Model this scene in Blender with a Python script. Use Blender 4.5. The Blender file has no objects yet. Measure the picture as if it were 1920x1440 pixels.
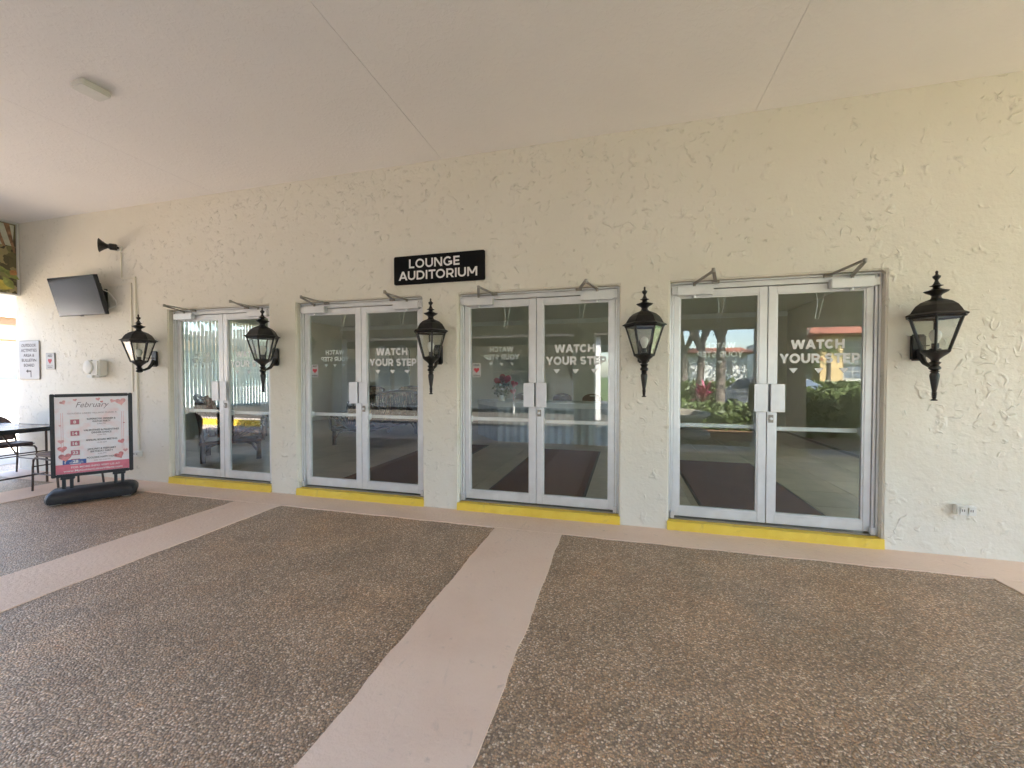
import bpy, bmesh, math, random
from mathutils import Vector, Matrix
R = math.radians
random.seed(7)
scn = bpy.context.scene
COL = scn.collection

# ------------------------------------------------------------------ camera, world, sun, exposure
cd = bpy.data.cameras.new("camera")
cd.sensor_width = 36.0
cd.lens = 14.2212
cd.clip_start = 0.05
cd.clip_end = 1500
cam = bpy.data.objects.new("camera", cd)
COL.objects.link(cam)
cam.location = (5.750, -3.971, 1.421)
cam.rotation_euler = (R(90 - 1.163), 0, R(15.154))
scn.camera = cam

SUN_EL, SUN_AZ = R(51), R(30)          # azimuth clockwise from +Y
world = bpy.data.worlds.new("World")
scn.world = world
world.use_nodes = True
wn = world.node_tree.nodes
bg = wn["Background"]
sky = wn.new("ShaderNodeTexSky")
sky.sky_type = 'NISHITA'
sky.sun_disc = False
sky.sun_elevation = SUN_EL
sky.sun_rotation = SUN_AZ
sky.dust_density = 1.2
world.node_tree.links.new(sky.outputs[0], bg.inputs[0])
bg.inputs[1].default_value = 0.12
sl = bpy.data.lights.new("sun", 'SUN')
sl.energy = 5.0
sl.angle = R(0.5)
sl.color = (1.0, 0.95, 0.88)
sun = bpy.data.objects.new("sun", sl)
COL.objects.link(sun)
sd = Vector((math.sin(SUN_AZ) * math.cos(SUN_EL), math.cos(SUN_AZ) * math.cos(SUN_EL), math.sin(SUN_EL)))
sun.rotation_euler = (-sd).to_track_quat('-Z', 'Y').to_euler()
sun.location = sd * 60
vs = scn.view_settings
vs.view_transform = 'Standard'
vs.look = 'None'
vs.exposure = 3.63
vs.gamma = 1.0
scn.cycles.use_denoising = True
scn.cycles.max_bounces = 8
scn.cycles.diffuse_bounces = 5
scn.cycles.transparent_max_bounces = 16
scn.cycles.use_adaptive_sampling = True
scn.cycles.adaptive_threshold = 0.02
scn.cycles.sample_clamp_indirect = 8.0
scn.cycles.caustics_reflective = False
scn.cycles.caustics_refractive = False

# ------------------------------------------------------------------ materials
MATS = {}
rnd_mat = random.Random(5)
def new_mat(name):
    m = bpy.data.materials.new(name)
    m.use_nodes = True
    MATS[name] = m
    return m, m.node_tree, m.node_tree.nodes["Principled BSDF"]
def lk(nt, a, b): nt.links.new(a, b)
def node(nt, t, **kw):
    n = nt.nodes.new("ShaderNode" + t)
    for k, v in kw.items(): setattr(n, k, v)
    return n
def ramp(nt, fac, stops):
    r = node(nt, "ValToRGB")
    el = r.color_ramp.elements
    while len(el) < len(stops): el.new(0.5)
    for e, (p, c) in zip(el, stops):
        e.position = p
        e.color = (*c, 1) if len(c) == 3 else c
    lk(nt, fac, r.inputs[0])
    return r.outputs[0]
def coords(nt, scale=(1, 1, 1)):
    tc = node(nt, "TexCoord")
    mp = node(nt, "Mapping")
    mp.inputs["Scale"].default_value = scale
    lk(nt, tc.outputs["Object"], mp.inputs[0])
    return mp.outputs[0]
def noise(nt, vec, scale, detail=3, rough=0.5, dist=0.0):
    n = node(nt, "TexNoise")
    n.inputs["Scale"].default_value = scale
    n.inputs["Detail"].default_value = detail
    n.inputs["Roughness"].default_value = rough
    n.inputs["Distortion"].default_value = dist
    if vec is not None: lk(nt, vec, n.inputs["Vector"])
    return n
def math_(nt, op, a, b=None, c=None, clamp=False):
    n = node(nt, "Math", operation=op)
    n.use_clamp = clamp
    for i, v in enumerate((a, b, c)):
        if v is None: continue
        if isinstance(v, (int, float)): n.inputs[i].default_value = v
        else: lk(nt, v, n.inputs[i])
    return n.outputs[0]
def mixc(nt, fac, a, b, mode='MIX'):
    n = node(nt, "Mix", data_type='RGBA', blend_type=mode)
    for s, v in ((n.inputs[0], fac), (n.inputs[6], a), (n.inputs[7], b)):
        if isinstance(v, (int, float)): s.default_value = v
        elif isinstance(v, tuple): s.default_value = (*v, 1) if len(v) == 3 else v
        else: lk(nt, v, s)
    return n.outputs[2]
def bump(nt, height, strength, dist, p, prev=None):
    b = node(nt, "Bump")
    b.inputs["Strength"].default_value = strength
    b.inputs["Distance"].default_value = dist
    lk(nt, height, b.inputs["Height"])
    if prev is not None: lk(nt, prev, b.inputs["Normal"])
    lk(nt, b.outputs[0], p.inputs["Normal"])
    return b.outputs[0]
def simple(name, col, rough=0.6, metal=0.0, var=0.08, vscale=6.0, spec=None, bmp=0.0, bscale=40, bdist=0.004):
    m, nt, p = new_mat(name)
    v = coords(nt)
    n = noise(nt, v, vscale, 4, 0.6)
    d = tuple(max(0, c * (1 - var * 1.6)) for c in col)
    l = tuple(min(1, c * (1 + var)) for c in col)
    lk(nt, ramp(nt, n.outputs[0], [(0.3, d), (0.7, l)]), p.inputs["Base Color"])
    p.inputs["Roughness"].default_value = rough
    p.inputs["Metallic"].default_value = metal
    if spec is not None: p.inputs["Specular IOR Level"].default_value = spec
    if bmp > 0:
        n2 = noise(nt, v, bscale, 3, 0.6)
        bump(nt, n2.outputs[0], bmp, bdist, p)
    return m

def stucco(name, col, amount=1.0):
    m, nt, p = new_mat(name)
    v = coords(nt)
    dens = noise(nt, v, 0.75, 3, 0.6)                     # where the trowel left more curls
    def curls(off, sc, thin, psc, cut):
        mp = node(nt, "Mapping"); mp.inputs["Location"].default_value = off
        lk(nt, v, mp.inputs[0])
        a = noise(nt, mp.outputs[0], sc, 1.2, 0.45, 0.5)
        d = math_(nt, 'SUBTRACT', a.outputs[0], 0.5)
        ridge = math_(nt, 'SUBTRACT', 1.0, math_(nt, 'MULTIPLY', math_(nt, 'ABSOLUTE', d), thin), clamp=True)
        pn = noise(nt, mp.outputs[0], psc, 1.5, 0.5)
        thr = math_(nt, 'SUBTRACT', cut, math_(nt, 'MULTIPLY', math_(nt, 'SUBTRACT', dens.outputs[0], 0.5), 0.55))
        pm = math_(nt, 'MULTIPLY', math_(nt, 'SUBTRACT', pn.outputs[0], thr), 9.0, clamp=True)
        lip = math_(nt, 'MULTIPLY', math_(nt, 'ADD', math_(nt, 'MULTIPLY', d, 22.0), 0.5), 0.5, clamp=True)
        return math_(nt, 'MULTIPLY', ridge, pm), math_(nt, 'MULTIPLY', lip, pm)
    r1, l1 = curls((0, 0, 0), 6.5, 27.0, 9.0, 0.565)
    r2, l2 = curls((5.3, 1.7, 8.1), 9.5, 24.0, 13.0, 0.60)
    marks = math_(nt, 'MAXIMUM', r1, r2)
    big = noise(nt, v, 2.4, 5, 0.62)
    fine = noise(nt, v, 34, 4, 0.65)
    h = math_(nt, 'ADD', math_(nt, 'ADD', math_(nt, 'MULTIPLY', marks, 0.8), math_(nt, 'MULTIPLY', math_(nt, 'ADD', l1, l2), 0.45)),
              math_(nt, 'ADD', math_(nt, 'MULTIPLY', big.outputs[0], 3.2), math_(nt, 'MULTIPLY', fine.outputs[0], 0.38)))
    c0 = ramp(nt, dens.outputs[0], [(0.28, tuple(c * f for c, f in zip(col, (0.95, 0.94, 0.91)))), (0.7, col)])
    c1 = mixc(nt, math_(nt, 'MULTIPLY', math_(nt, 'SUBTRACT', big.outputs[0], 0.56), 1.6, clamp=True), c0, tuple(min(.86, c * f) for c, f in zip(col, (1.03, 1.04, 1.06))))
    grit = math_(nt, 'MULTIPLY', marks, math_(nt, 'MULTIPLY', math_(nt, 'SUBTRACT', fine.outputs[0], 0.42), 1.3 * amount, clamp=True))
    lk(nt, mixc(nt, grit, c1, (0.24, 0.20, 0.15)), p.inputs["Base Color"])
    p.inputs["Roughness"].default_value = 0.62
    p.inputs["Specular IOR Level"].default_value = 0.3
    bump(nt, h, 0.9 * amount, 0.009, p)
    return m

M = {}
M['stucco'] = stucco('cream_stucco', (0.785, 0.74, 0.65))
M['stucco_out'] = stucco('pale_stucco', (0.78, 0.74, 0.66), 0.5)

def ceiling_mat():
    m, nt, p = new_mat('ceiling_paint')
    v = coords(nt)
    a = noise(nt, v, 26, 3, 0.6, 0.6)
    k = math_(nt, 'MULTIPLY', math_(nt, 'SUBTRACT', a.outputs[0], 0.46), 5.0, clamp=True)
    b = noise(nt, v, 0.7, 3, 0.6)
    lk(nt, ramp(nt, b.outputs[0], [(0.3, (0.85, 0.81, 0.785)), (0.7, (0.89, 0.85, 0.825))]), p.inputs["Base Color"])
    p.inputs["Roughness"].default_value = 0.8
    bump(nt, k, 0.28, 0.006, p)
    return m
M['ceiling'] = ceiling_mat()

def aggregate_mat():
    m, nt, p = new_mat('exposed_aggregate')
    v = coords(nt)
    vo = node(nt, "TexVoronoi", feature='F1')
    vo.inputs["Scale"].default_value = 108
    vo.inputs["Randomness"].default_value = 1.0
    lk(nt, v, vo.inputs["Vector"])
    sep = node(nt, "SeparateColor")
    lk(nt, vo.outputs["Color"], sep.inputs[0])
    peb = ramp(nt, sep.outputs[0], [(0.0, (0.20, 0.15, 0.11)), (0.25, (0.36, 0.275, 0.20)), (0.5, (0.48, 0.385, 0.295)),
                                   (0.72, (0.55, 0.385, 0.25)), (0.86, (0.64, 0.555, 0.46)), (1.0, (0.84, 0.79, 0.71))])
    gap = math_(nt, 'MULTIPLY', math_(nt, 'SUBTRACT', vo.outputs["Distance"], 0.42), 3.2, clamp=True)
    c = mixc(nt, gap, peb, (0.23, 0.185, 0.15))
    oc = noise(nt, v, 3.1, 4, 0.7, 0.8)
    om = math_(nt, 'MULTIPLY', math_(nt, 'MULTIPLY', math_(nt, 'SUBTRACT', oc.outputs[0], 0.56), 4.0, clamp=True), math_(nt, 'GREATER_THAN', sep.outputs[1], 0.62))
    c = mixc(nt, om, c, (0.50, 0.29, 0.145))
    # rust and grey stains with shapes of their own
    s1 = noise(nt, v, 0.9, 5, 0.6, 0.4)
    s2 = noise(nt, v, 2.3, 4, 0.6)
    tint = ramp(nt, s1.outputs[0], [(0.34, (1.02, 0.90, 0.79)), (0.52, (1.13, 0.98, 0.85)), (0.70, (1.23, 0.98, 0.77))])
    c = mixc(nt, 1.0, c, tint, 'MULTIPLY')
    tint2 = ramp(nt, s2.outputs[0], [(0.3, (0.80, 0.79, 0.78)), (0.7, (1.12, 1.11, 1.10))])
    c = mixc(nt, 1.0, c, tint2, 'MULTIPLY')
    lk(nt, c, p.inputs["Base Color"])
    p.inputs["Roughness"].default_value = 0.42
    p.inputs["Specular IOR Level"].default_value = 0.5
    h = math_(nt, 'SUBTRACT', 1.0, math_(nt, 'MULTIPLY', vo.outputs["Distance"], 1.3), clamp=True)
    bump(nt, h, 0.85, 0.006, p)
    return m
M['aggregate'] = aggregate_mat()

def band_mat():
    m, nt, p = new_mat('painted_concrete')
    v = coords(nt)
    a = noise(nt, v, 1.3, 5, 0.6)
    f = noise(nt, v, 34, 4, 0.65)
    c = ramp(nt, a.outputs[0], [(0.28, (0.79, 0.565, 0.43)), (0.5, (0.85, 0.63, 0.49)), (0.75, (0.87, 0.67, 0.535))])
    sp = noise(nt, v, 12, 4, 0.7)
    c = mixc(nt, math_(nt, 'MULTIPLY', math_(nt, 'SUBTRACT', sp.outputs[0], 0.62), 3.0, clamp=True), c, (0.36, 0.26, 0.20))
    vs2 = node(nt, "Mapping"); vs2.inputs["Scale"].default_value = (9, 2.2, 1); vs2.inputs["Rotation"].default_value = (0, 0, 0.5); lk(nt, v, vs2.inputs[0])
    sm2 = noise(nt, vs2.outputs[0], 1.3, 4, 0.7, 1.0)
    c = mixc(nt, math_(nt, 'MULTIPLY', math_(nt, 'SUBTRACT', sm2.outputs[0], 0.63), 2.2, clamp=True), c, (0.40, 0.31, 0.26))
    lk(nt, c, p.inputs["Base Color"])
    p.inputs["Roughness"].default_value = 0.6
    bump(nt, f.outputs[0], 0.75, 0.008, p)
    return m
M['band'] = band_mat()

def glass_mat(name, r0, tint):
    m, nt, p = new_mat(name)
    nt.nodes.remove(p)
    geo = node(nt, "NewGeometry")
    dt = node(nt, "VectorMath", operation='DOT_PRODUCT')
    lk(nt, geo.outputs["Incoming"], dt.inputs[0]); lk(nt, geo.outputs["Normal"], dt.inputs[1])
    c = math_(nt, 'ABSOLUTE', dt.outputs["Value"])
    k = math_(nt, 'POWER', math_(nt, 'SUBTRACT', 1.0, c, clamp=True), 5.0)
    f = math_(nt, 'ADD', r0, math_(nt, 'MULTIPLY', k, 1 - r0))
    tr = node(nt, "BsdfTransparent"); tr.inputs[0].default_value = (*tint, 1)
    gl = node(nt, "BsdfGlossy"); gl.inputs["Roughness"].default_value = 0.004
    gl.inputs["Color"].default_value = (1, 1, 1, 1)
    mx = node(nt, "MixShader")
    lk(nt, f, mx.inputs[0]); lk(nt, tr.outputs[0], mx.inputs[1]); lk(nt, gl.outputs[0], mx.inputs[2])
    lk(nt, mx.outputs[0], nt.nodes["Material Output"].inputs[0])
    return m
M['glass'] = glass_mat('door_glass', 0.054, (0.93, 0.95, 0.945))
M['lampglass'] = glass_mat('lamp_glass', 0.05, (0.93, 0.94, 0.92))
M['winglass'] = simple('window_glass', (0.16, 0.20, 0.25), 0.08, 0.0, 0.2, 2.0, 0.8)

def alu_mat(name, col, rough):
    m, nt, p = new_mat(name)
    v = coords(nt, (1, 1, 1))
    n = noise(nt, v, 9, 4, 0.6)
    lk(nt, ramp(nt, n.outputs[0], [(0.3, tuple(c * 0.9 for c in col)), (0.7, col)]), p.inputs["Base Color"])
    p.inputs["Metallic"].default_value = 0.45
    lk(nt, ramp(nt, n.outputs[0], [(0.3, (rough - 0.08,) * 3), (0.7, (rough + 0.08,) * 3)]), p.inputs["Roughness"])
    return m
M['alu'] = alu_mat('anodised_aluminium', (0.79, 0.79, 0.80), 0.42)
M['alu_dark'] = alu_mat('aged_metal', (0.33, 0.30, 0.26), 0.45)
M['steel'] = alu_mat('brushed_steel', (0.74, 0.74, 0.76), 0.34)
M['black_metal'] = simple('black_lamp_metal', (0.015, 0.0125, 0.011), 0.42, 0.0, 0.5, 24, 0.5, 0.15, 70, 0.002)
M['rubber'] = simple('black_plastic', (0.022, 0.022, 0.025), 0.5, 0, 0.2, 12)
M['dark_slot'] = simple('dark_slot', (0.02, 0.02, 0.02), 0.7)
M['white_plastic'] = simple('white_plastic', (0.74, 0.72, 0.67), 0.45, 0, 0.05)
M['raceway'] = simple('painted_raceway', (0.79, 0.735, 0.62), 0.5, 0, 0.04)
M['bulb'] = simple('frosted_bulb', (0.85, 0.84, 0.80), 0.3, 0, 0.02)
M['sign_black'] = simple('sign_black', (0.006, 0.006, 0.0065), 0.7, 0, 0.15, 6, 0.15)
M['letter_white'] = simple('letter_white', (0.80, 0.78, 0.77), 0.6, 0, 0.03)
M['sign_white'] = simple('sign_white', (0.50, 0.485, 0.475), 0.45, 0, 0.05)
M['ink'] = simple('ink_dark', (0.07, 0.06, 0.06), 0.7)
M['ink_soft'] = simple('ink_soft', (0.28, 0.21, 0.23), 0.7)
M['ink_red'] = simple('ink_red', (0.52, 0.05, 0.06), 0.6)
M['pink'] = simple('print_pink', (0.72, 0.20, 0.27), 0.5, 0, 0.12, 10)
M['pink_box'] = simple('print_rose', (0.52, 0.17, 0.22), 0.5)
M['pink_soft'] = simple('print_blush', (0.78, 0.42, 0.43), 0.5, 0, 0.2, 18)
M['heart'] = simple('print_heart', (0.70, 0.27, 0.28), 0.4, 0, 0.3, 25)
M['fb_blue'] = simple('print_blue', (0.06, 0.12, 0.36), 0.5)

def poster_mat():
    m, nt, p = new_mat('poster_paper')
    v = coords(nt)
    n = noise(nt, v, 5, 5, 0.6, 0.5)
    lk(nt, ramp(nt, n.outputs[0], [(0.32, (0.86, 0.66, 0.67)), (0.50, (0.86, 0.82, 0.86)), (0.72, (0.88, 0.72, 0.71))]), p.inputs["Base Color"])
    p.inputs["Roughness"].default_value = 0.3
    return m
M['poster'] = poster_mat()

def yellow_mat():
    m, nt, p = new_mat('yellow_step_paint')
    v = coords(nt)
    n = noise(nt, v, 14, 5, 0.7)
    g = noise(nt, v, 3, 3, 0.6)
    c = ramp(nt, g.outputs[0], [(0.3, (0.80, 0.54, 0.05)), (0.7, (0.87, 0.63, 0.09))])
    c = mixc(nt, math_(nt, 'MULTIPLY', math_(nt, 'SUBTRACT', n.outputs[0], 0.66), 6.0, clamp=True), c, (0.80, 0.68, 0.36))
    c = mixc(nt, math_(nt, 'MULTIPLY', math_(nt, 'SUBTRACT', 0.32, n.outputs[0]), 6.0, clamp=True), c, (0.40, 0.26, 0.05))
    sc = noise(nt, v, 5.5, 6, 0.75, 0.6)
    c = mixc(nt, math_(nt, 'MULTIPLY', math_(nt, 'SUBTRACT', sc.outputs[0], 0.60), 5.0, clamp=True), c, (0.52, 0.36, 0.10))
    c = mixc(nt, math_(nt, 'MULTIPLY', math_(nt, 'SUBTRACT', sc.outputs[0], 0.69), 12.0, clamp=True), c, (0.50, 0.46, 0.38))
    lk(nt, c, p.inputs["Base Color"])
    p.inputs["Roughness"].default_value = 0.5
    bump(nt, n.outputs[0], 0.6, 0.01, p)
    return m
M['yellow'] = yellow_mat()

def vinyl_mat():
    m, nt, p = new_mat('white_vinyl')
    p.inputs["Base Color"].default_value = (0.82, 0.83, 0.83, 1)
    p.inputs["Roughness"].default_value = 0.7
    return m
M['vinyl'] = vinyl_mat()
M['vinyl_inside'] = simple('white_vinyl_back', (0.80, 0.82, 0.80), 0.7, 0, 0.03)

def mat_carpet():
    m, nt, p = new_mat('entrance_mat_pile')
    v = coords(nt)
    n = noise(nt, v, 160, 2, 0.6)
    g = noise(nt, v, 2.5, 3, 0.6)
    c = ramp(nt, n.outputs[0], [(0.3, (0.060, 0.020, 0.014)), (0.7, (0.125, 0.045, 0.032))])
    lk(nt, mixc(nt, 1.0, c, ramp(nt, g.outputs[0], [(0.3, (0.85,) * 3), (0.7, (1.15,) * 3)]), 'MULTIPLY'), p.inputs["Base Color"])
    p.inputs["Roughness"].default_value = 0.95
    bump(nt, n.outputs[0], 0.6, 0.006, p)
    return m
M['mat'] = mat_carpet()
def tile_mat():
    m, nt, p = new_mat('lounge_tile')
    v = coords(nt)
    oi = node(nt, "ObjectInfo")
    n = noise(nt, v, 4, 5, 0.65, 0.5)
    c = ramp(nt, n.outputs[0], [(0.3, (0.42, 0.335, 0.255)), (0.7, (0.55, 0.45, 0.35))])
    t = ramp(nt, oi.outputs["Random"], [(0, (0.88,) * 3), (1, (1.1,) * 3)])
    lk(nt, mixc(nt, 1.0, c, t, 'MULTIPLY'), p.inputs["Base Color"])
    p.inputs["Roughness"].default_value = 0.35
    return m
M['tile'] = tile_mat()
M['grout'] = simple('tile_grout', (0.26, 0.23, 0.20), 0.8)
M['lounge_wall'] = simple('lounge_wall_paint', (0.68, 0.65, 0.575), 0.7, 0, 0.04, 1.5)
M['lounge_trim'] = simple('lounge_trim_paint', (0.78, 0.79, 0.78), 0.5, 0, 0.03)
M['rattan'] = simple('dark_rattan', (0.045, 0.018, 0.011), 0.35, 0, 0.4, 30, 0.5)
def floral():
    m, nt, p = new_mat('floral_fabric')
    v = coords(nt)
    a = node(nt, "TexVoronoi", feature='F1'); a.inputs["Scale"].default_value = 14
    w = noise(nt, v, 6, 3, 0.6)
    wv = node(nt, "VectorMath", operation='MULTIPLY_ADD')
    lk(nt, w.outputs["Color"], wv.inputs[0]); wv.inputs[1].default_value = (0.25,) * 3; lk(nt, v, wv.inputs[2])
    lk(nt, wv.outputs[0], a.inputs["Vector"])
    s = node(nt, "SeparateColor"); lk(nt, a.outputs["Color"], s.inputs[0])
    c = ramp(nt, s.outputs[0], [(0.0, (0.06, 0.028, 0.02)), (0.3, (0.30, 0.12, 0.08)), (0.5, (0.14, 0.13, 0.055)), (0.7, (0.76, 0.58, 0.40)), (1, (0.50, 0.20, 0.13))])
    c = mixc(nt, math_(nt, 'MULTIPLY', a.outputs["Distance"], 0.8, clamp=True), c, (0.10, 0.065, 0.055))
    lk(nt, c, p.inputs["Base Color"]); p.inputs["Roughness"].default_value = 0.9
    return m
M['floral'] = floral()
def skirt_mat():
    m, nt, p = new_mat('table_skirt_cloth')
    v = coords(nt)
    n = noise(nt, v, 5, 3, 0.6)
    lk(nt, ramp(nt, n.outputs[0], [(0.3, (0.42, 0.47, 0.54)), (0.7, (0.52, 0.57, 0.63))]), p.inputs["Base Color"])
    p.inputs["Roughness"].default_value = 0.8
    return m
M['skirt'] = skirt_mat()
M['cloth_white'] = simple('white_tablecloth', (0.74, 0.76, 0.80), 0.8, 0, 0.05)
M['brown_vinyl'] = simple('brown_vinyl', (0.085, 0.05, 0.042), 0.45, 0, 0.2, 20)
M['table_top'] = simple('brown_laminate', (0.30, 0.255, 0.215), 0.25, 0, 0.12, 8)
M['brown_metal'] = simple('brown_metal', (0.075, 0.050, 0.040), 0.4, 0.3, 0.2, 20)
M['chair_pad'] = simple('maroon_vinyl', (0.105, 0.060, 0.058), 0.45, 0, 0.2, 20)
def blind_mat():
    m, nt, p = new_mat('blind_vane')
    nt.nodes.remove(p)
    d = node(nt, "BsdfDiffuse"); d.inputs[0].default_value = (0.75, 0.77, 0.73, 1)
    t = node(nt, "BsdfTranslucent"); t.inputs[0].default_value = (0.72, 0.74, 0.70, 1)
    x = node(nt, "MixShader"); x.inputs[0].default_value = 0.45
    lk(nt, d.outputs[0], x.inputs[1]); lk(nt, t.outputs[0], x.inputs[2])
    lk(nt, x.outputs[0], nt.nodes["Material Output"].inputs[0])
    return m
M['blind'] = blind_mat()
def screen_mat():
    m, nt, p = new_mat('tv_screen')
    v = coords(nt)
    n = noise(nt, v, 3, 3, 0.5)
    lk(nt, ramp(nt, n.outputs[0], [(0.3, (0.010, 0.010, 0.011)), (0.7, (0.016, 0.015, 0.015))]), p.inputs["Base Color"])
    p.inputs["Roughness"].default_value = 0.16
    p.inputs["Specular IOR Level"].default_value = 0.35
    return m
M['screen'] = screen_mat()
# outdoors
def grass_mat():
    m, nt, p = new_mat('lawn_grass')
    v = coords(nt)
    a = noise(nt, v, 0.35, 5, 0.6); b = noise(nt, v, 30, 3, 0.7)
    c = ramp(nt, a.outputs[0], [(0.3, (0.055, 0.095, 0.028)), (0.7, (0.105, 0.15, 0.045))])
    lk(nt, mixc(nt, 1.0, c, ramp(nt, b.outputs[0], [(0.3, (0.7,) * 3), (0.7, (1.2,) * 3)]), 'MULTIPLY'), p.inputs["Base Color"])
    p.inputs["Roughness"].default_value = 0.95
    bump(nt, b.outputs[0], 0.8, 0.03, p)
    return m
M['grass'] = grass_mat()
M['asphalt'] = simple('asphalt', (0.19, 0.185, 0.18), 0.85, 0, 0.2, 2, None, 0.5, 90, 0.006)
M['court_shade'] = simple('shade_toned_ground', (0.085, 0.075, 0.063), 0.9, 0, 0.2, 2, None, 0.5, 90, 0.006)  # dark tone stands in for shade on the court ground
M['fascia'] = simple('brown_fascia', (0.055, 0.042, 0.034), 0.7, 0, 0.1, 3)
M['deck'] = simple('pale_deck', (0.36, 0.31, 0.25), 0.8, 0, 0.06, 2)
M['blue_paint'] = simple('blue_paint', (0.035, 0.10, 0.40), 0.7, 0, 0.2, 9)
M['mulch'] = simple('mulch', (0.27, 0.155, 0.09), 0.95, 0, 0.55, 35, None, 1.0, 35, 0.03)
M['stone'] = simple('cast_stone', (0.40, 0.35, 0.28), 0.75, 0, 0.25, 5, None, 0.4, 30, 0.01)
M['walk'] = simple('outer_walk', (0.50, 0.42, 0.35), 0.85, 0, 0.2, 3)
def leaf_mat(name, cols, tr=0.3):
    m, nt, p = new_mat(name)
    v = coords(nt)
    n = noise(nt, v, 9.0, 4, 0.75)
    lk(nt, ramp(nt, n.outputs[0], [(0.25 + 0.5 * i / max(1, len(cols) - 1), c) for i, c in enumerate(cols)]), p.inputs["Base Color"])
    p.inputs["Roughness"].default_value = 0.5
    return m
M['leaf'] = leaf_mat('hedge_leaf', [(0.04, 0.06, 0.018), (0.10, 0.135, 0.04), (0.17, 0.20, 0.075)])
M['leaf_dark'] = leaf_mat('oak_leaf', [(0.025, 0.045, 0.015), (0.06, 0.085, 0.025), (0.10, 0.12, 0.045)])
M['leaf_palm'] = leaf_mat('palm_leaf', [(0.04, 0.075, 0.02), (0.09, 0.13, 0.035)])
M['leaf_red'] = leaf_mat('cordyline_leaf', [(0.20, 0.03, 0.045), (0.42, 0.05, 0.13), (0.10, 0.045, 0.03)])
M['bark'] = simple('bark', (0.23, 0.19, 0.16), 0.95, 0, 0.4, 9, None, 1.0, 18, 0.03)
M['roof_tile'] = simple('terracotta_roof', (0.34, 0.125, 0.075), 0.8, 0, 0.3, 4, None, 0.6, 12, 0.03)
M['white_wall'] = simple('white_house_wall', (0.78, 0.77, 0.74), 0.75, 0, 0.05, 2)
M['tan'] = simple('tan_paint', (0.21, 0.125, 0.065), 0.7, 0, 0.06, 2)
M['ochre'] = simple('ochre_paint', (0.68, 0.50, 0.25), 0.7, 0, 0.06, 2)
M['car_paint'] = simple('silver_car_paint', (0.62, 0.64, 0.67), 0.22, 0.3, 0.03, 2)
M['tyre'] = simple('tyre_rubber', (0.02, 0.02, 0.02), 0.8)
M['red_light'] = simple('red_lens', (0.45, 0.02, 0.02), 0.2)

# ------------------------------------------------------------------ mesh helpers
class MB:
    def __init__(self): self.v, self.f = [], []
    def add(self, vs, fs):
        o = len(self.v); self.v += [tuple(x) for x in vs]; self.f += [tuple(i + o for i in f) for f in fs]; return self
    def box(self, x0, x1, y0, y1, z0, z1, mat=None):
        p = [(x0, y0, z0), (x1, y0, z0), (x1, y1, z0), (x0, y1, z0), (x0, y0, z1), (x1, y0, z1), (x1, y1, z1), (x0, y1, z1)]
        if mat is not None: p = [mat @ Vector(q) for q in p]
        return self.add(p, [(3, 2, 1, 0), (4, 5, 6, 7), (0, 1, 5, 4), (1, 2, 6, 5), (2, 3, 7, 6), (3, 0, 4, 7)])
    def tube(self, pts, r, n=8, cap=True):
        pts = [Vector(p) for p in pts]
        rs = r if isinstance(r, (list, tuple)) else [r] * len(pts)
        rings = []
        up = Vector((0, 0, 1))
        for i, p in enumerate(pts):
            t = (pts[min(i + 1, len(pts) - 1)] - pts[max(i - 1, 0)]).normalized()
            a = up if abs(t.dot(up)) < 0.95 else Vector((1, 0, 0))
            s = t.cross(a).normalized(); u = s.cross(t).normalized()
            rings.append([p + (s * math.cos(2 * math.pi * k / n) + u * math.sin(2 * math.pi * k / n)) * rs[i] for k in range(n)])
        vs = [q for ring in rings for q in ring]
        fs = []
        for i in range(len(pts) - 1):
            for k in range(n):
                a, b = i * n + k, i * n + (k + 1) % n
                fs.append((a, a + n, b + n, b))
        if cap:
            fs.append(tuple(range(n))); fs.append(tuple(reversed(range((len(pts) - 1) * n, len(pts) * n))))
        return self.add(vs, fs)
    def lathe(self, prof, n=16, cx=0, cy=0, rot=0.0):
        vs, fs = [], []
        for (r, z) in prof:
            for k in range(n):
                a = 2 * math.pi * k / n + rot
                vs.append((cx + r * math.cos(a), cy + r * math.sin(a), z))
        for i in range(len(prof) - 1):
            for k in range(n):
                a, b = i * n + k, i * n + (k + 1) % n
                fs.append((a, b, b + n, a + n))
        fs.append(tuple(reversed(range(n)))); fs.append(tuple(range((len(prof) - 1) * n, len(prof) * n)))
        return self.add(vs, fs)
    def prism(self, poly, h0, h1, axis='z'):
        n = len(poly)
        def P(a, b, h): return (a, b, h) if axis == 'z' else ((a, h, b) if axis == 'y' else (h, a, b))
        vs = [P(a, b, h0) for a, b in poly] + [P(a, b, h1) for a, b in poly]
        fs = [tuple(range(n)), tuple(reversed(range(n, 2 * n)))] + [(i, i + n, (i + 1) % n + n, (i + 1) % n) for i in range(n)]
        return self.add(vs, fs)
    def mesh(self, name, bevel=0.0, smooth=False, seg=2):
        me = bpy.data.meshes.new(name)
        me.from_pydata(self.v, [], self.f)
        bm = bmesh.new(); bm.from_mesh(me)
        bmesh.ops.recalc_face_normals(bm, faces=bm.faces)
        if bevel > 0:
            es = [e for e in bm.edges if len(e.link_faces) == 2 and e.calc_face_angle(0) > 0.5]
            bmesh.ops.bevel(bm, geom=es, offset=bevel, segments=seg, affect='EDGES', clamp_overlap=True)
        bm.to_mesh(me); bm.free()
        if smooth:
            me.polygons.foreach_set('use_smooth', [True] * len(me.polygons))
            try: me.set_sharp_from_angle(angle=R(38))
            except Exception: pass
        me.update()
        return me
    def build(self, name, mat, parent=None, bevel=0.0, smooth=False, seg=2):
        return link(name, self.mesh(name, bevel, smooth, seg), mat, parent)
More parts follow.
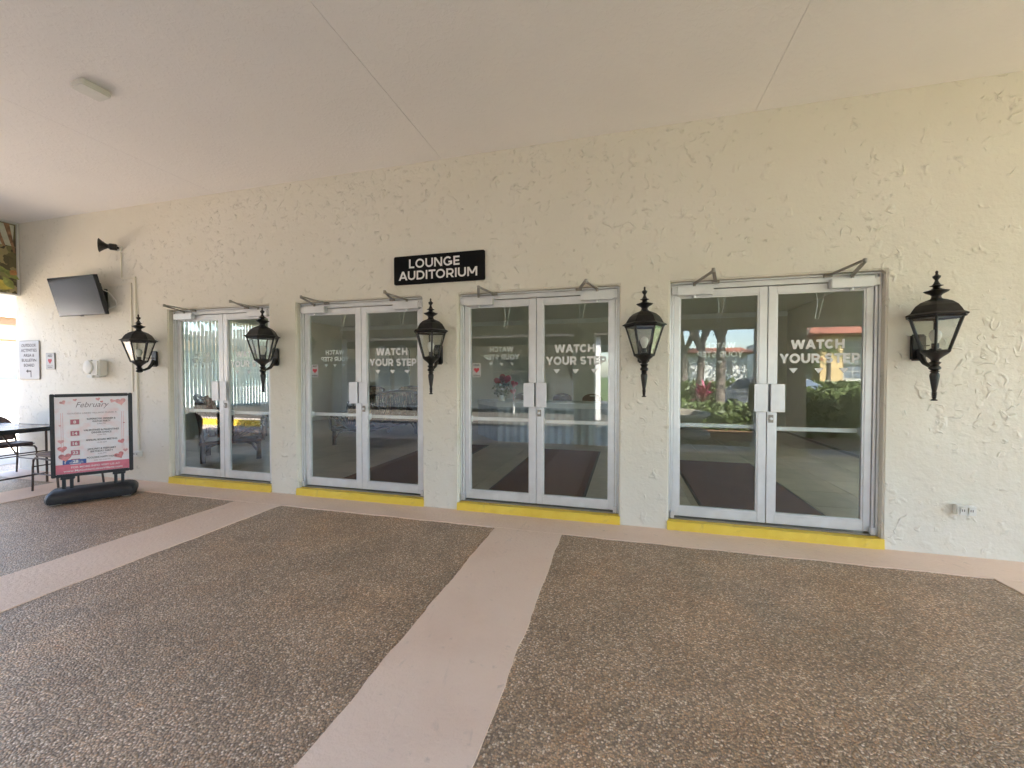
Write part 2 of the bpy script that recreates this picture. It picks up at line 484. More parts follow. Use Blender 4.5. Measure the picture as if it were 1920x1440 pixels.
def link(name, me, mat, parent=None):
    if mat is not None and not me.materials: me.materials.append(M[mat])
    o = bpy.data.objects.new(name, me)
    COL.objects.link(o)
    if parent is not None: o.parent = parent
    return o
def tag(o, label=None, cat=None, group=None, kind=None):
    for k, v in (('label', label), ('category', cat), ('group', group), ('kind', kind)):
        if v: o[k] = v
    return o
def thing(name, loc, label, cat, rz=0.0, group=None):
    o = bpy.data.objects.new(name, None); COL.objects.link(o)
    o.empty_display_size = 0.2
    o.location = loc; o.rotation_euler = (0, 0, rz)
    return tag(o, label, cat, group)
def copy_tree(o, parent=None):
    c = o.copy(); COL.objects.link(c); c.parent = parent
    for ch in list(o.children): copy_tree(ch, c)
    return c
def text_mesh(s, width=None, cap=0.1, bold=0.0, shear=0.0, flip=False, depth=0.0006, spacing=1.0):
    """text lying in local XZ, facing -Y, centred on x, baseline z=0"""
    cu = bpy.data.curves.new('t', 'FONT')
    cu.body = s; cu.size = 1.0; cu.resolution_u = 3; cu.align_x = 'CENTER'; cu.offset = bold; cu.shear = shear; cu.space_character = spacing
    o = bpy.data.objects.new('t', cu); COL.objects.link(o)
    dg = bpy.context.evaluated_depsgraph_get()
    me = bpy.data.meshes.new_from_object(o.evaluated_get(dg))
    bpy.data.objects.remove(o); bpy.data.curves.remove(cu)
    me.materials.clear()
    xs = [v.co.x for v in me.vertices]; w = max(xs) - min(xs); cx = (max(xs) + min(xs)) / 2
    sy = cap / 0.70
    sx = width / w if width else sy
    for v in me.vertices:
        x = (v.co.x - cx) * sx
        v.co = Vector((-x if flip else x, 0, v.co.y * sy))
    vs = [tuple(v.co) for v in me.vertices]; fs = [tuple(p.vertices) for p in me.polygons]
    bpy.data.meshes.remove(me)
    return vs, fs
def add_text(mb, s, x, z, width=None, cap=0.1, y=0.0, **kw):
    vs, fs = text_mesh(s, width, cap, **kw)
    mb.add([(a + x, b + y, c + z) for a, b, c in vs], fs)
    return mb
def quad_h(x0, x1, y0, x2, x3, y1): return [(x0, y0), (x1, y0), (x3, y1), (x2, y1)]
def bx2(x0, x1, y0, y1): return [(x0, y0), (x1, y0), (x1, y1), (x0, y1)]
def stroke(pts, t, closed=False):
    """quads along a centre line"""
    n = len(pts); L, Rr = [], []
    for i in range(n):
        p = Vector(pts[i]); a = Vector(pts[i - 1]) if (i > 0 or closed) else None; b = Vector(pts[(i + 1) % n]) if (i < n - 1 or closed) else None
        d1 = (p - a).normalized() if a is not None else None; d2 = (b - p).normalized() if b is not None else None
        d = (d1 + d2).normalized() if (d1 is not None and d2 is not None) else (d1 if d1 is not None else d2)
        k = t / 2 / max(0.4, (d.dot(d1) if d1 is not None else 1.0))
        nn = Vector((-d.y, d.x)) * k; L.append(p + nn); Rr.append(p - nn)
    out = []
    for i in range(n if closed else n - 1):
        j = (i + 1) % n; out.append([tuple(L[i]), tuple(L[j]), tuple(Rr[j]), tuple(Rr[i])])
    return out
def arc(cx, cy, rx, ry, a0, a1, n=14): return [(cx + rx * math.cos(R(a0 + (a1 - a0) * k / n)), cy + ry * math.sin(R(a0 + (a1 - a0) * k / n))) for k in range(n + 1)]
LW = dict(L=.64, O=1.06, U=.90, N=.94, G=1.02, E=.70, A=1.06, D=.94, I=.0, T=.80, R=.84, M=1.10, W=1.46, C=.95, H=.92, Y=.98, S=.78, P=.80)
def glyph(ch, t):
    """polygons (layered) of one bold geometric capital, cap height 1"""
    w = t if ch == 'I' else LW[ch]; a, b, c = t / 2, 1 - t / 2, w / 2; hw = t * 1.18
    if ch == 'L': return w, [[bx2(0, t, 0, 1), bx2(t, w, 0, t)]]
    if ch == 'I': return w, [[bx2(0, t, 0, 1)]]
    if ch == 'T': return w, [[bx2(0, w, 1 - t, 1), bx2(c - a, c + a, 0, 1 - t)]]
    if ch == 'E': return w, [[bx2(0, t, 0, 1), bx2(t, w, 0, t), bx2(t, w, 1 - t, 1), bx2(t, w * .93, .5 - a * .95, .5 + a * .95)]]
    if ch == 'H': return w, [[bx2(0, t, 0, 1), bx2(w - t, w, 0, 1), bx2(t, w - t, .5 - a, .5 + a)]]
    if ch == 'O': return w, [stroke(arc(c, .5, c - a, .5 - a + .012, 0, 345, 23), t, True)]
    if ch == 'C': return w, [stroke(arc(c + .02, .5, c - a, .5 - a + .012, 42, 318, 20), t)]
    if ch == 'G': return w, [stroke(arc(c, .5, c - a, .5 - a + .012, 42, 330, 20), t), [bx2(c + .06, w - .01, .34, .52)], [bx2(w - t, w - .01, .14, .52)]]
    if ch == 'U': return w, [stroke([(a, 1), (a, .40)] + arc(c, .40, c - a, .40 - a + .01, 180, 360, 14)[1:-1] + [(w - a, .40), (w - a, 1)], t)]
    if ch == 'D': return w, [[bx2(0, t, 0, 1)], stroke([(t, b), (w * .45, b)] + arc(w * .45, .5, w * .55 - a, .5 - a, 90, -90, 14)[1:-1] + [(w * .45, a), (t, a)], t)]
    if ch in 'PR':
        y2 = .40; r = (b - y2) / 2
        ps = [[bx2(0, t, 0, 1)], stroke([(t, b), (w * .55, b)] + arc(w - a - r, y2 + r, r, r, 90, -90, 12)[1:-1] + [(w * .55, y2), (t, y2)], t * .95)]
        if ch == 'R': ps.append([quad_h(w - hw, w + .02, 0, w * .40, w * .40 + hw, y2)])
        return w, ps
    if ch == 'N': return w, [[bx2(0, t, 0, 1)], [bx2(w - t, w, 0, 1)], [quad_h(w - hw, w, 0, 0, hw, 1)]]
    if ch == 'A': return w, [[quad_h(0, hw, 0, c - hw / 2, c + hw / 2, 1)], [quad_h(w - hw, w, 0, c - hw / 2, c + hw / 2, 1)], [bx2(.24 * w, .76 * w, .20, .20 + t * .85)]]
    if ch == 'M': return w, [[bx2(0, t, 0, 1)], [bx2(w - t, w, 0, 1)], [quad_h(c - hw / 2, c + hw / 2, .26, 0, hw, 1)], [quad_h(c - hw / 2, c + hw / 2, .26, w - hw, w, 1)]]
    if ch == 'W':
        q = .27 * w; return w, [[quad_h(q - hw / 2, q + hw / 2, 0, 0, hw, 1)], [quad_h(q - hw / 2, q + hw / 2, 0, c - hw / 2, c + hw / 2, 1)], [quad_h(w - q - hw / 2, w - q + hw / 2, 0, c - hw / 2, c + hw / 2, 1)], [quad_h(w - q - hw / 2, w - q + hw / 2, 0, w - hw, w, 1)]]
    if ch == 'Y': return w, [[quad_h(c - hw / 2, c + hw / 2, .36, 0, hw, 1)], [quad_h(c - hw / 2, c + hw / 2, .36, w - hw, w, 1)], [bx2(c - a, c + a, 0, .46)]]
    if ch == 'S':
        r = (1 - t) / 4; return w, [stroke(arc(c, 1 - a - r, c - a, r, 30, 250, 14) + arc(c, a + r, c - a, r, 70, -150, 14), t * .95)]
def write(parent, s, x, z, width, cap, y, mat, t=0.2, gap=0.12, flip=False, name='letter'):
    """each capital is a part of its own; x centre, z baseline"""
    tot = 0.0; pos = []
    for ch in s:
        if ch == ' ': tot += .38; continue
        w, g = glyph(ch, t); gp = gap * (0.35 if ch in 'AWYT' else 1.0)
        pos.append((tot, g)); tot += w + gp
    tot -= gp; sx = width / tot
    for p, g in pos:
        mb = MB()
        for lev, polys in enumerate(g):
            for poly in polys:
                pts = [((p + a - tot / 2) * sx, b * cap) for a, b in poly]
                mb.add([(x + (-a if flip else a), y - lev * .00012 * (-1 if flip else 1), z + b) for a, b in pts], [tuple(range(len(pts)))])
        me = bpy.data.meshes.new(name); me.from_pydata(mb.v, [], mb.f)
        link(name, me, mat, parent)
def heart_poly(s, n=20):
    pts = []
    for i in range(n):
        t = 2 * math.pi * i / n
        pts.append((s * 16 * math.sin(t) ** 3 / 17, s * (13 * math.cos(t) - 5 * math.cos(2 * t) - 2 * math.cos(3 * t) - math.cos(4 * t)) / 17))
    return pts
def rrect(x0, x1, z0, z1, r, n=4):
    out = []
    for cx, cz, a0 in ((x1 - r, z1 - r, 0), (x0 + r, z1 - r, 90), (x0 + r, z0 + r, 180), (x1 - r, z0 + r, 270)):
        for k in range(n + 1):
            a = R(a0 + 90 * k / n); out.append((cx + r * math.cos(a), cz + r * math.sin(a)))
    return out
def wob_edge(pts, amp, step=0.12, seed=1):
    """polygon with hand-troweled edges"""
    rnd = random.Random(seed); out = []
    for i in range(len(pts)):
        a, b = Vector(pts[i]), Vector(pts[(i + 1) % len(pts)])
        L = (b - a).length; n = max(1, int(L / step)); nrm = Vector((-(b - a).y, (b - a).x)).normalized()
        ph = rnd.random() * 6
        for k in range(n):
            p = a.lerp(b, k / n)
            d = 0 if k == 0 else amp * (0.6 * math.sin(k * 0.7 + ph) + rnd.uniform(-0.6, 0.6))
            out.append(tuple(p + nrm * d))
    return out

# ------------------------------------------------------------------ the large structure
XL = [-0.02, 2.025, 4.085, 6.175]
W, H, ST = 1.645, 2.283, 0.08
CEIL = 3.705
XA, XB = -3.13, 14.0

# ground and outdoor sheets
tag(MB().add([(-400, -400, -0.16), (400, -400, -0.16), (400, 400, -0.16), (-400, 400, -0.16)], [(0, 1, 2, 3)]).build('ground', 'grass'), kind='structure')
tag(MB().box(-60, 70, -21.5, -10.2, -0.4, -0.12).build('parking_lot', 'asphalt'), kind='structure')
tag(MB().box(-13.4, 40, -5.1, -4.321, -0.4, -0.035).build('outer_path', 'walk'), kind='structure')
tag(MB().box(-32, 5.5, -6.9, -5.101, -0.4, -0.04).build('bounce_paving', 'walk'), kind='structure')  # pale paving added to bounce light up to the porch ceiling
tag(MB().box(-32, 5.5, -13.1, -6.901, -0.4, -0.06).build('shade_toned_strip', 'court_shade'), kind='structure')  # ground strip darkened in colour in place of shade
tag(MB().box(5.6, 16, -9.6, -5.25, -0.4, -0.06).build('planting_bed', 'mulch'), kind='structure')
pl = bpy.data.objects['parking_lot']
for i, x in enumerate((9.2, 9.9)):
    MB().box(x, x + 0.12, -16.5, -11.6, -0.12, -0.116).build('parking_line', 'blue_paint', pl)
MB().prism([(9.35, -15.8), (10.0, -15.8), (10.0, -13.2), (9.35, -13.2)], -0.1195, -0.115).build('parking_patch', 'blue_paint', pl)

# porch floor: aggregate slab with raised painted bands
fl = MB().add([(-13.4, -4.3, -0.006), (XB, -4.3, -0.006), (XB, 0.05, -0.006), (-13.4, 0.05, -0.006), (-13.4, 9, -0.006), (XA, 9, -0.006), (XA, 0.05, -0.006)],
              [(0, 1, 2, 6, 3), (3, 6, 5, 4)]).build('porch_floor', 'aggregate')
tag(fl, kind='structure')
MB().box(-13.4, XB, -4.32, -4.3, -0.2, -0.007).build('slab_edge', 'band', fl)
bands = [((XA + 0.02, 0.0, XB, -0.375)), ((-1.55, -0.376, -0.92, -3.9)), ((1.52, -0.376, 2.14, -3.9)), ((4.61, -0.376, 5.24, -3.9)),
         ((8.28, -0.376, 8.9, -3.9)), ((11.9, -0.376, 12.5, -3.9)), ((-13.0, -3.901, XB, -4.3))]
for i, (x0, y1, x1, y0) in enumerate(bands):
    poly = wob_edge([(x0, y0), (x1, y0), (x1, y1), (x0, y1)], 0.007, 0.07, i)
    MB().prism(poly, -0.02, 0.0 if i not in (0, 6) else 0.0008).build('concrete_band', 'band', fl)

# the lounge building with its porch
tag(MB().box(-13.39, -3.76, -4.29, 8.99, -0.02, -0.001).build('pool_deck', 'deck'), kind='structure')
bld = thing('lounge_building', (0, 0, 0), 'cream stucco lounge building with four glass double doors under a covered porch', 'building')
def front_wall():
    mb = MB()
    xs = [XA]
    for x in XL: xs += [x, x + W]
    xs.append(XB)
    T = 0.20
    for i in range(0, len(xs), 2):                        # piers
        a, b = xs[i], xs[i + 1]
        mb.add([(a, 0, 0), (b, 0, 0), (b, 0, H), (a, 0, H)], [(0, 1, 2, 3)])
        mb.add([(a, T, 0), (b, T, 0), (b, T, H), (a, T, H)], [(3, 2, 1, 0)])
        mb.add([(a, 0, 0), (a, 0, H), (a, T, H), (a, T, 0)], [(0, 1, 2, 3)])
        mb.add([(b, 0, 0), (b, 0, H), (b, T, H), (b, T, 0)], [(3, 2, 1, 0)])
    for i in range(len(xs) - 1):                          # band above
        a, b = xs[i], xs[i + 1]
        mb.add([(a, 0, H), (b, 0, H), (b, 0, CEIL + .02), (a, 0, CEIL + .02)], [(0, 1, 2, 3)])
        mb.add([(a, T, H), (b, T, H), (b, T, CEIL + .02), (a, T, CEIL + .02)], [(3, 2, 1, 0)])
        if i % 2 == 1: mb.add([(a, 0, H), (b, 0, H), (b, T, H), (a, T, H)], [(3, 2, 1, 0)])
    mb.add([(XA, 0, H), (XA, T, H), (XA, T, CEIL + .02), (XA, 0, CEIL + .02)], [(3, 2, 1, 0)])
    me = bpy.data.meshes.new('front_wall'); me.from_pydata(mb.v, [], mb.f)
    bm = bmesh.new(); bm.from_mesh(me)
    bmesh.ops.remove_doubles(bm, verts=bm.verts, dist=0.0005)
    es = [e for e in bm.edges if len(e.link_faces) == 2 and e.calc_face_angle(0) > 0.8]
    bmesh.ops.bevel(bm, geom=es, offset=0.012, segments=3, affect='EDGES')
    bmesh.ops.recalc_face_normals(bm, faces=bm.faces)
    bm.to_mesh(me); bm.free()
    return link('front_wall', me, 'stucco', bld)
front_wall()
# porch ceiling in panels that meet at open joints
cx = [XA - 0.2, 0.82, 3.905, 6.85, 9.9, XB]
for i in range(5):
    MB().box(cx[i] + (0.0004 if i == 1 else 0.001), cx[i + 1] - (0.0004 if i == 0 else 0.001), -4.6, 0.002, CEIL, CEIL + 0.05).build('ceiling_panel', 'ceiling', bld, 0.0015, seg=1)
MB().box(XA - 0.35, XB + 0.2, -4.75, 7.6, CEIL + 0.052, CEIL + 0.35).build('roof', 'white_wall', bld)
MB().box(XA - 0.2, XB, -4.6, -4.32, 2.32, CEIL + 0.05).build('porch_beam', 'stucco', bld, 0.015)
MB().box(XA - 0.16, -2.985, -4.319, -0.003, 2.62, CEIL - 0.001).build('side_beam', 'white_wall', bld, 0.01)
for i, (a, b) in enumerate(((-1.55, -0.92), (1.52, 2.14), (4.82, 5.22), (8.2, 8.88), (11.9, 12.5))):
    c = MB().box(a, b, -4.58, -4.0, 0.001, 2.321).build('porch_column', 'stucco', bld, 0.015)
    MB().box(a - 0.03, b + 0.03, -4.61, -3.97, 0.0005, 0.12).build('column_base', 'stucco', c, 0.01)
MB().box(XA - 0.16, -2.9, -4.58, -4.2, 0.001, 2.62).build('porch_column', 'stucco', bld, 0.015)
# lounge shell
MB().box(XA + 0.01, 9.6, 0.205, 7.2, -0.1, 0.084).build('lounge_subfloor', 'grout', bld)
lf = bpy.data.objects.new('lounge_floor', None); COL.objects.link(lf); lf.parent = bld
tm = MB().box(-0.298, 0.298, -0.298, 0.298, -0.008, 0.0).mesh('tile', 0.002, seg=1); tm.materials.append(M['tile'])
for i in range(21):
    for j in range(12):
        x, y = -2.85 + 0.6 * i, 0.51 + 0.6 * j
        if x > 9.5 or y > 6.9: continue
        t = bpy.data.objects.new('tile', tm); COL.objects.link(t); t.parent = lf; t.location = (x, y, 0.09)
bw = MB()
bw.box(XA + 0.01, 9.6, 7.2, 7.4, 0, CEIL)
bw.build('back_wall', 'lounge_wall', bld)
ew = MB()
ew.box(9.6, 9.8, 0.201, 0.6, 0, CEIL); ew.box(9.6, 9.8, 3.7, 7.4, 0, CEIL); ew.box(9.6, 9.8, 0.6, 3.7, 0, 0.2); ew.box(9.6, 9.8, 0.6, 3.7, 2.85, CEIL)
ew.build('end_wall', 'lounge_wall', bld)  # opening added out of view so sun brightens the lounge
lw = MB()
lw.box(XA, -2.95, 0.201, 0.75, 0, CEIL); lw.box(XA, -2.95, 5.6, 7.19, 0, CEIL)
lw.box(XA, -2.95, 0.75, 5.6, 0, 0.75); lw.box(XA, -2.95, 0.75, 5.6, 2.65, CEIL)
lw.build('end_wall', 'lounge_wall', bld)
MB().box(-2.94, 9.59, 0.21, 7.19, 2.98, 3.04).build('lounge_ceiling', 'lounge_trim', bld)
MB().box(-2.948, 9.59, 7.14, 7.199, 2.86, 2.979).build('cornice', 'lounge_trim', bld, 0.01)
for k in range(2):                                        # arched windows on the back wall, their daylight put into pale paint
    x0 = -1.72 + 0.68 * k
    poly = [(x0, 0.12)] + [(x0 + 0.26 - 0.26 * math.cos(R(a)), 2.1 + 0.26 * math.sin(R(a))) for a in range(0, 181, 15)] + [(x0 + 0.52, 0.12)]
    ap = MB().prism(poly, 7.165, 7.198, 'y').build('pale_arched_window', 'lounge_trim', bld)
for x in (4.45,):
    MB().box(x, x + 0.95, 7.15, 7.198, 0.1, 2.25).build('inner_door', 'lounge_trim', bld, 0.006)

# window in the end wall with vertical blinds
MB().box(-3.05, -3.044, 0.751, 5.599, 0.751, 2.649).build('window_pane', 'lampglass', bld)
MB().box(9.70, 9.706, 0.601, 3.699, 0.201, 2.849).build('window_pane', 'lampglass', bld)  # glazing of the unseen window added to light the lounge
bl = thing('vertical_blind', (-2.9, 0, 0), 'pale vertical blinds inside the lounge behind the leftmost glass double door', 'blinds')
MB().box(-0.03, 0.03, 0.72, 5.63, 2.66, 2.72).build('headrail', 'white_plastic', bl, 0.004)
vm = MB().box(-0.0012, 0.0012, -0.044, 0.044, 0.12, 2.66).mesh('vane'); vm.materials.append(M['blind'])
for k in range(60):
    o = bpy.data.objects.new('vane', vm); COL.objects.link(o); o.parent = bl
    o.location = (0, 0.78 + k * 0.082, 0); o.rotation_euler = (0, 0, R(11 + random.uniform(-4, 4)))

# ------------------------------------------------------------------ double doors
ordinal = ['leftmost glass double door, beside the television, floral rattan chair behind its panes',
           'second glass double door from the television, black lantern on each side, rattan seats inside',
           'third glass double door from the television, skirted table visible inside',
           'widest-looking glass double door nearest the wall outlet, garden mirrored in its panes']
def make_door(i):
    d = thing('double_door', (XL[i], 0, 0), ordinal[i], 'door', group='glass double doors along the porch wall')
    f = MB()
    for s in (0, 1):
        def bx(a, b, y0, y1, z0, z1): f.box(*((a, b) if s == 0 else (W - b, W - a)), y0, y1, z0, z1)
        bx(0.001, 0.017, 0.060, 0.17, ST + .001, H - .002); bx(0.0205, 0.040, 0.072, 0.17, ST + .001, H - 0.019)
    f.box(0.0175, W - 0.0175, 0.060, 0.17, H - 0.018, H - .002); f.box(0.041, W - 0.041, 0.072, 0.17, 2.218, H - 0.0205)
    f.build('frame', 'alu', d, 0.002, seg=1)
    # step
    st = MB(); n = 26
    rnd = random.Random(40 + i)
    tops, bots, backs = [], [], []
    for k in range(n + 1):
        x = -0.012 + (W + 0.024) * k / n
        tops.append((x, -0.012 + rnd.uniform(-.004, .004), ST + rnd.uniform(-.004, .002)))
        bots.append((x, -0.018 + rnd.uniform(-.004, .004), 0.0)); backs.append((x, 0.2, ST - 0.001))
    vs = bots + tops + backs; m = n + 1
    fs = [(k, k + 1, k + 1 + m, k + m) for k in range(n)] + [(k + m, k + 1 + m, k + 1 + 2 * m, k + 2 * m) for k in range(n)]
    fs += [(0, m, 2 * m), (n, 2 * m + n, m + n)]
    st.add(vs, fs)
    st.build('step', 'yellow', d)
    MB().box(0.0, W, 0.06, 0.205, ST - 0.002, ST + 0.012).build('threshold', 'alu_dark', d, 0.003, seg=1)
    c = W / 2
    for s in (-1, 1):
        def X(a, b):                                      # distances from the meeting line outwards
            return (c - b, c - a) if s < 0 else (c + a, c + b)
        out = c - 0.043
        g = MB()
        for a, b, z0, z1 in ((0.003, 0.068, 0.106, 2.212), (out - 0.052, out, 0.106, 2.212), (0.0685, out - 0.0525, 0.106, 0.190), (0.0685, out - 0.0525, 2.150, 2.212)):
            x0, x1 = X(a, b); g.box(x0, x1, 0.086, 0.130, z0, z1)
        leaf = g.build('door_leaf', 'alu', d, 0.0025, seg=1)
        x0, x1 = X(0.060, out - 0.046)
        MB().box(x0, x1, 0.104, 0.110, 0.182, 2.158).build('pane', 'glass', leaf)
        x0, x1 = X(0.0685, out - 0.0525)
        b = MB()                                          # glazing bead
        for q in ((x0, x0 + .012, .19, 2.15), (x1 - .012, x1, .19, 2.15), (x0 + .0125, x1 - .0125, .19, .202), (x0 + .0125, x1 - .0125, 2.138, 2.15)):
            b.box(q[0], q[1], 0.093, 0.122, q[2], q[3])
        b.build('glazing_bead', 'alu', leaf)
        # pull plate
        a0, a1 = X(0.012, 0.118)
        h = MB().box(a0, a1, 0.020, 0.026, 1.105, 1.350)
        e0, e1 = X(0.012, 0.018); h.box(e0, e1, 0.0265, 0.0855, 1.105, 1.350)
        h.build('pull_handle', 'steel', leaf, 0.002, seg=1)
        # inner push bar
        b0, b1 = X(0.045, out - 0.03)
        zb = 0.955 - (0.01 if s > 0 else 0)
        pb = MB().box(b0, b1, 0.175, 0.195, zb - 0.02, zb + 0.018)
        for q in (b0 + 0.0, b1 - 0.03): pb.box(q, q + 0.03, 0.131, 0.1745, zb - 0.035, zb + 0.035)
        pb.build('push_bar', 'alu', leaf, 0.003, seg=1)
        if s > 0:
            lkb = MB().box(c + 0.012, c + 0.052, 0.0815, 0.0855, 1.005, 1.075); lkb.build('lock_plate', 'alu_dark', leaf, 0.002, seg=1)
            ly = MB(); ly.lathe([(0.013, 0), (0.013, 0.012), (0.009, 0.014)], 14)
            o = ly.build('lock_cylinder', 'steel', leaf, 0, True); o.rotation_euler = (R(90), 0, 0); o.location = (c + 0.032, 0.081, 1.04)
        # closer
        k0, k1 = X(out - 0.33, out - 0.02)
        cl = MB().box(k0, k1, 0.026, 0.085, 2.158, 2.236)
        cl.box(*X(out - 0.055, out - 0.005), 0.036, 0.0845, 2.168, 2.226)
        closer = cl.build('door_closer', 'alu', leaf, 0.006)
        sx = (X(out - 0.17, out - 0.17))[0]
        ex = 0.30 if s < 0 else 1.345
        arm = MB()
        el = Vector((ex, -0.245 - (0.06 if i == 3 else 0.0) + 0.05 * (i == 2), 2.285))
        for p, q in (((sx, 0.05, 2.262), el), (el + Vector((0, 0, 0.012)), Vector((ex + (-0.09 if s < 0 else 0.09) * -1, 0.055, 2.268)))):
            p, q = Vector(p), Vector(q); dd = (q - p); L = dd.length
            mt = Matrix.Translation((p + q) / 2) @ dd.to_track_quat('X', 'Z').to_matrix().to_4x4()
            arm.box(-L / 2, L / 2, -0.014, 0.014, -0.006, 0.006, mt)
        arm.lathe([(0.012, 2.236), (0.012, 2.27)], 10, sx, 0.05)
        arm.lathe([(0.014, 2.276), (0.014, 2.308)], 10, el.x, el.y)
        sh = ex + (0.09 if s < 0 else -0.09)
        arm.box(sh - 0.03, sh + 0.03, 0.035, 0.0595, 2.255, 2.28)
        arm.build('closer_arm', 'alu_dark', leaf, 0.0015, seg=1)
        cap = MB(); cap.lathe([(0.0, 2.132), (0.013, 2.135), (0.016, 2.145), (0.014, 2.157)], 12, sx, 0.056)
        cap.build('closer_screw', 'alu', leaf, 0, True)
        # pivots
        pv = MB()
        for z0, z1 in ((ST + .013, 0.155), (2.17, 2.235)):
            q0, q1 = X(out - 0.012, out + 0.022); pv.box(q0, q1, 0.045, 0.0715 if z0 < 1 else 0.0715, z0, z1)
        pv.build('pivot_hinge', 'steel', leaf, 0.003)
        # lettering on the pane
        gx = sum(X(0.068, out - 0.052)) / 2
        tx = MB()
        if s > 0:
            ty = 0.1025
            write(leaf, 'WATCH', gx - 0.012, 1.655, 0.400, 0.080, ty, 'vinyl', 0.25, 0.10)
            write(leaf, 'YOUR STEP', gx - 0.0, 1.532, 0.600, 0.083, ty, 'vinyl', 0.25, 0.10)
            for q in (-0.19, 0.0, 0.185): MB().add([(gx + q - .034, ty, 1.487), (gx + q + .034, ty, 1.487), (gx + q, ty, 1.443)], [(0, 1, 2)]).build('triangle', 'vinyl', leaf)
        else:
            ty = 0.1118
            write(leaf, 'WATCH', gx + 0.02, 1.672, 0.255, 0.054, ty, 'vinyl_inside', 0.24, 0.10, True)
            write(leaf, 'YOUR STEP', gx + 0.02, 1.592, 0.385, 0.054, ty, 'vinyl_inside', 0.24, 0.10, True)
            for q in (-0.12, 0.0, 0.12): MB().add([(gx + .02 + q - .024, ty, 1.558), (gx + .02 + q + .024, ty, 1.558), (gx + .02 + q, ty, 1.526)], [(0, 1, 2)]).build('triangle', 'vinyl_inside', leaf)
        if s < 0 and i in (1, 2):                         # heart notice stuck on the pane
            qx = x0 + 0.075; fl_ = (i == 2)
            sk = MB().box(qx - 0.047, qx + 0.047, 0.1015, 0.1028, 1.405, 1.555); sko = sk.build('sticker', 'sign_white', leaf)
            tt = MB(); add_text(tt, 'AED', qx, 1.525, 0.07, 0.022, 0.1005, bold=0.02, flip=fl_); add_text(tt, 'INSIDE', qx, 1.415, 0.075, 0.018, 0.1005, bold=0.02, flip=fl_)
            tt.build('sticker_lettering', 'ink', leaf)
            hh = MB(); hh.prism([(qx + a, 1.482 + b) for a, b in heart_poly(0.033)], 0.1000, 0.1010, 'y'); hh.build('sticker_heart', 'ink_red', leaf)
        # pull chain hanging inside
        ch = MB(); chx = gx + 0.03
        ch.tube([(chx - .02 + .02 * math.sin(t * .5), 0.22, 2.20 - 0.045 * t) for t in range(7)] + [(chx + .01 + .008 * t, 0.22, 1.93 + 0.04 * t) for t in range(7)], 0.003, 5)
        ch.build('hanging_chain', 'steel', leaf)
    return d
doors = [make_door(i) for i in range(4)]

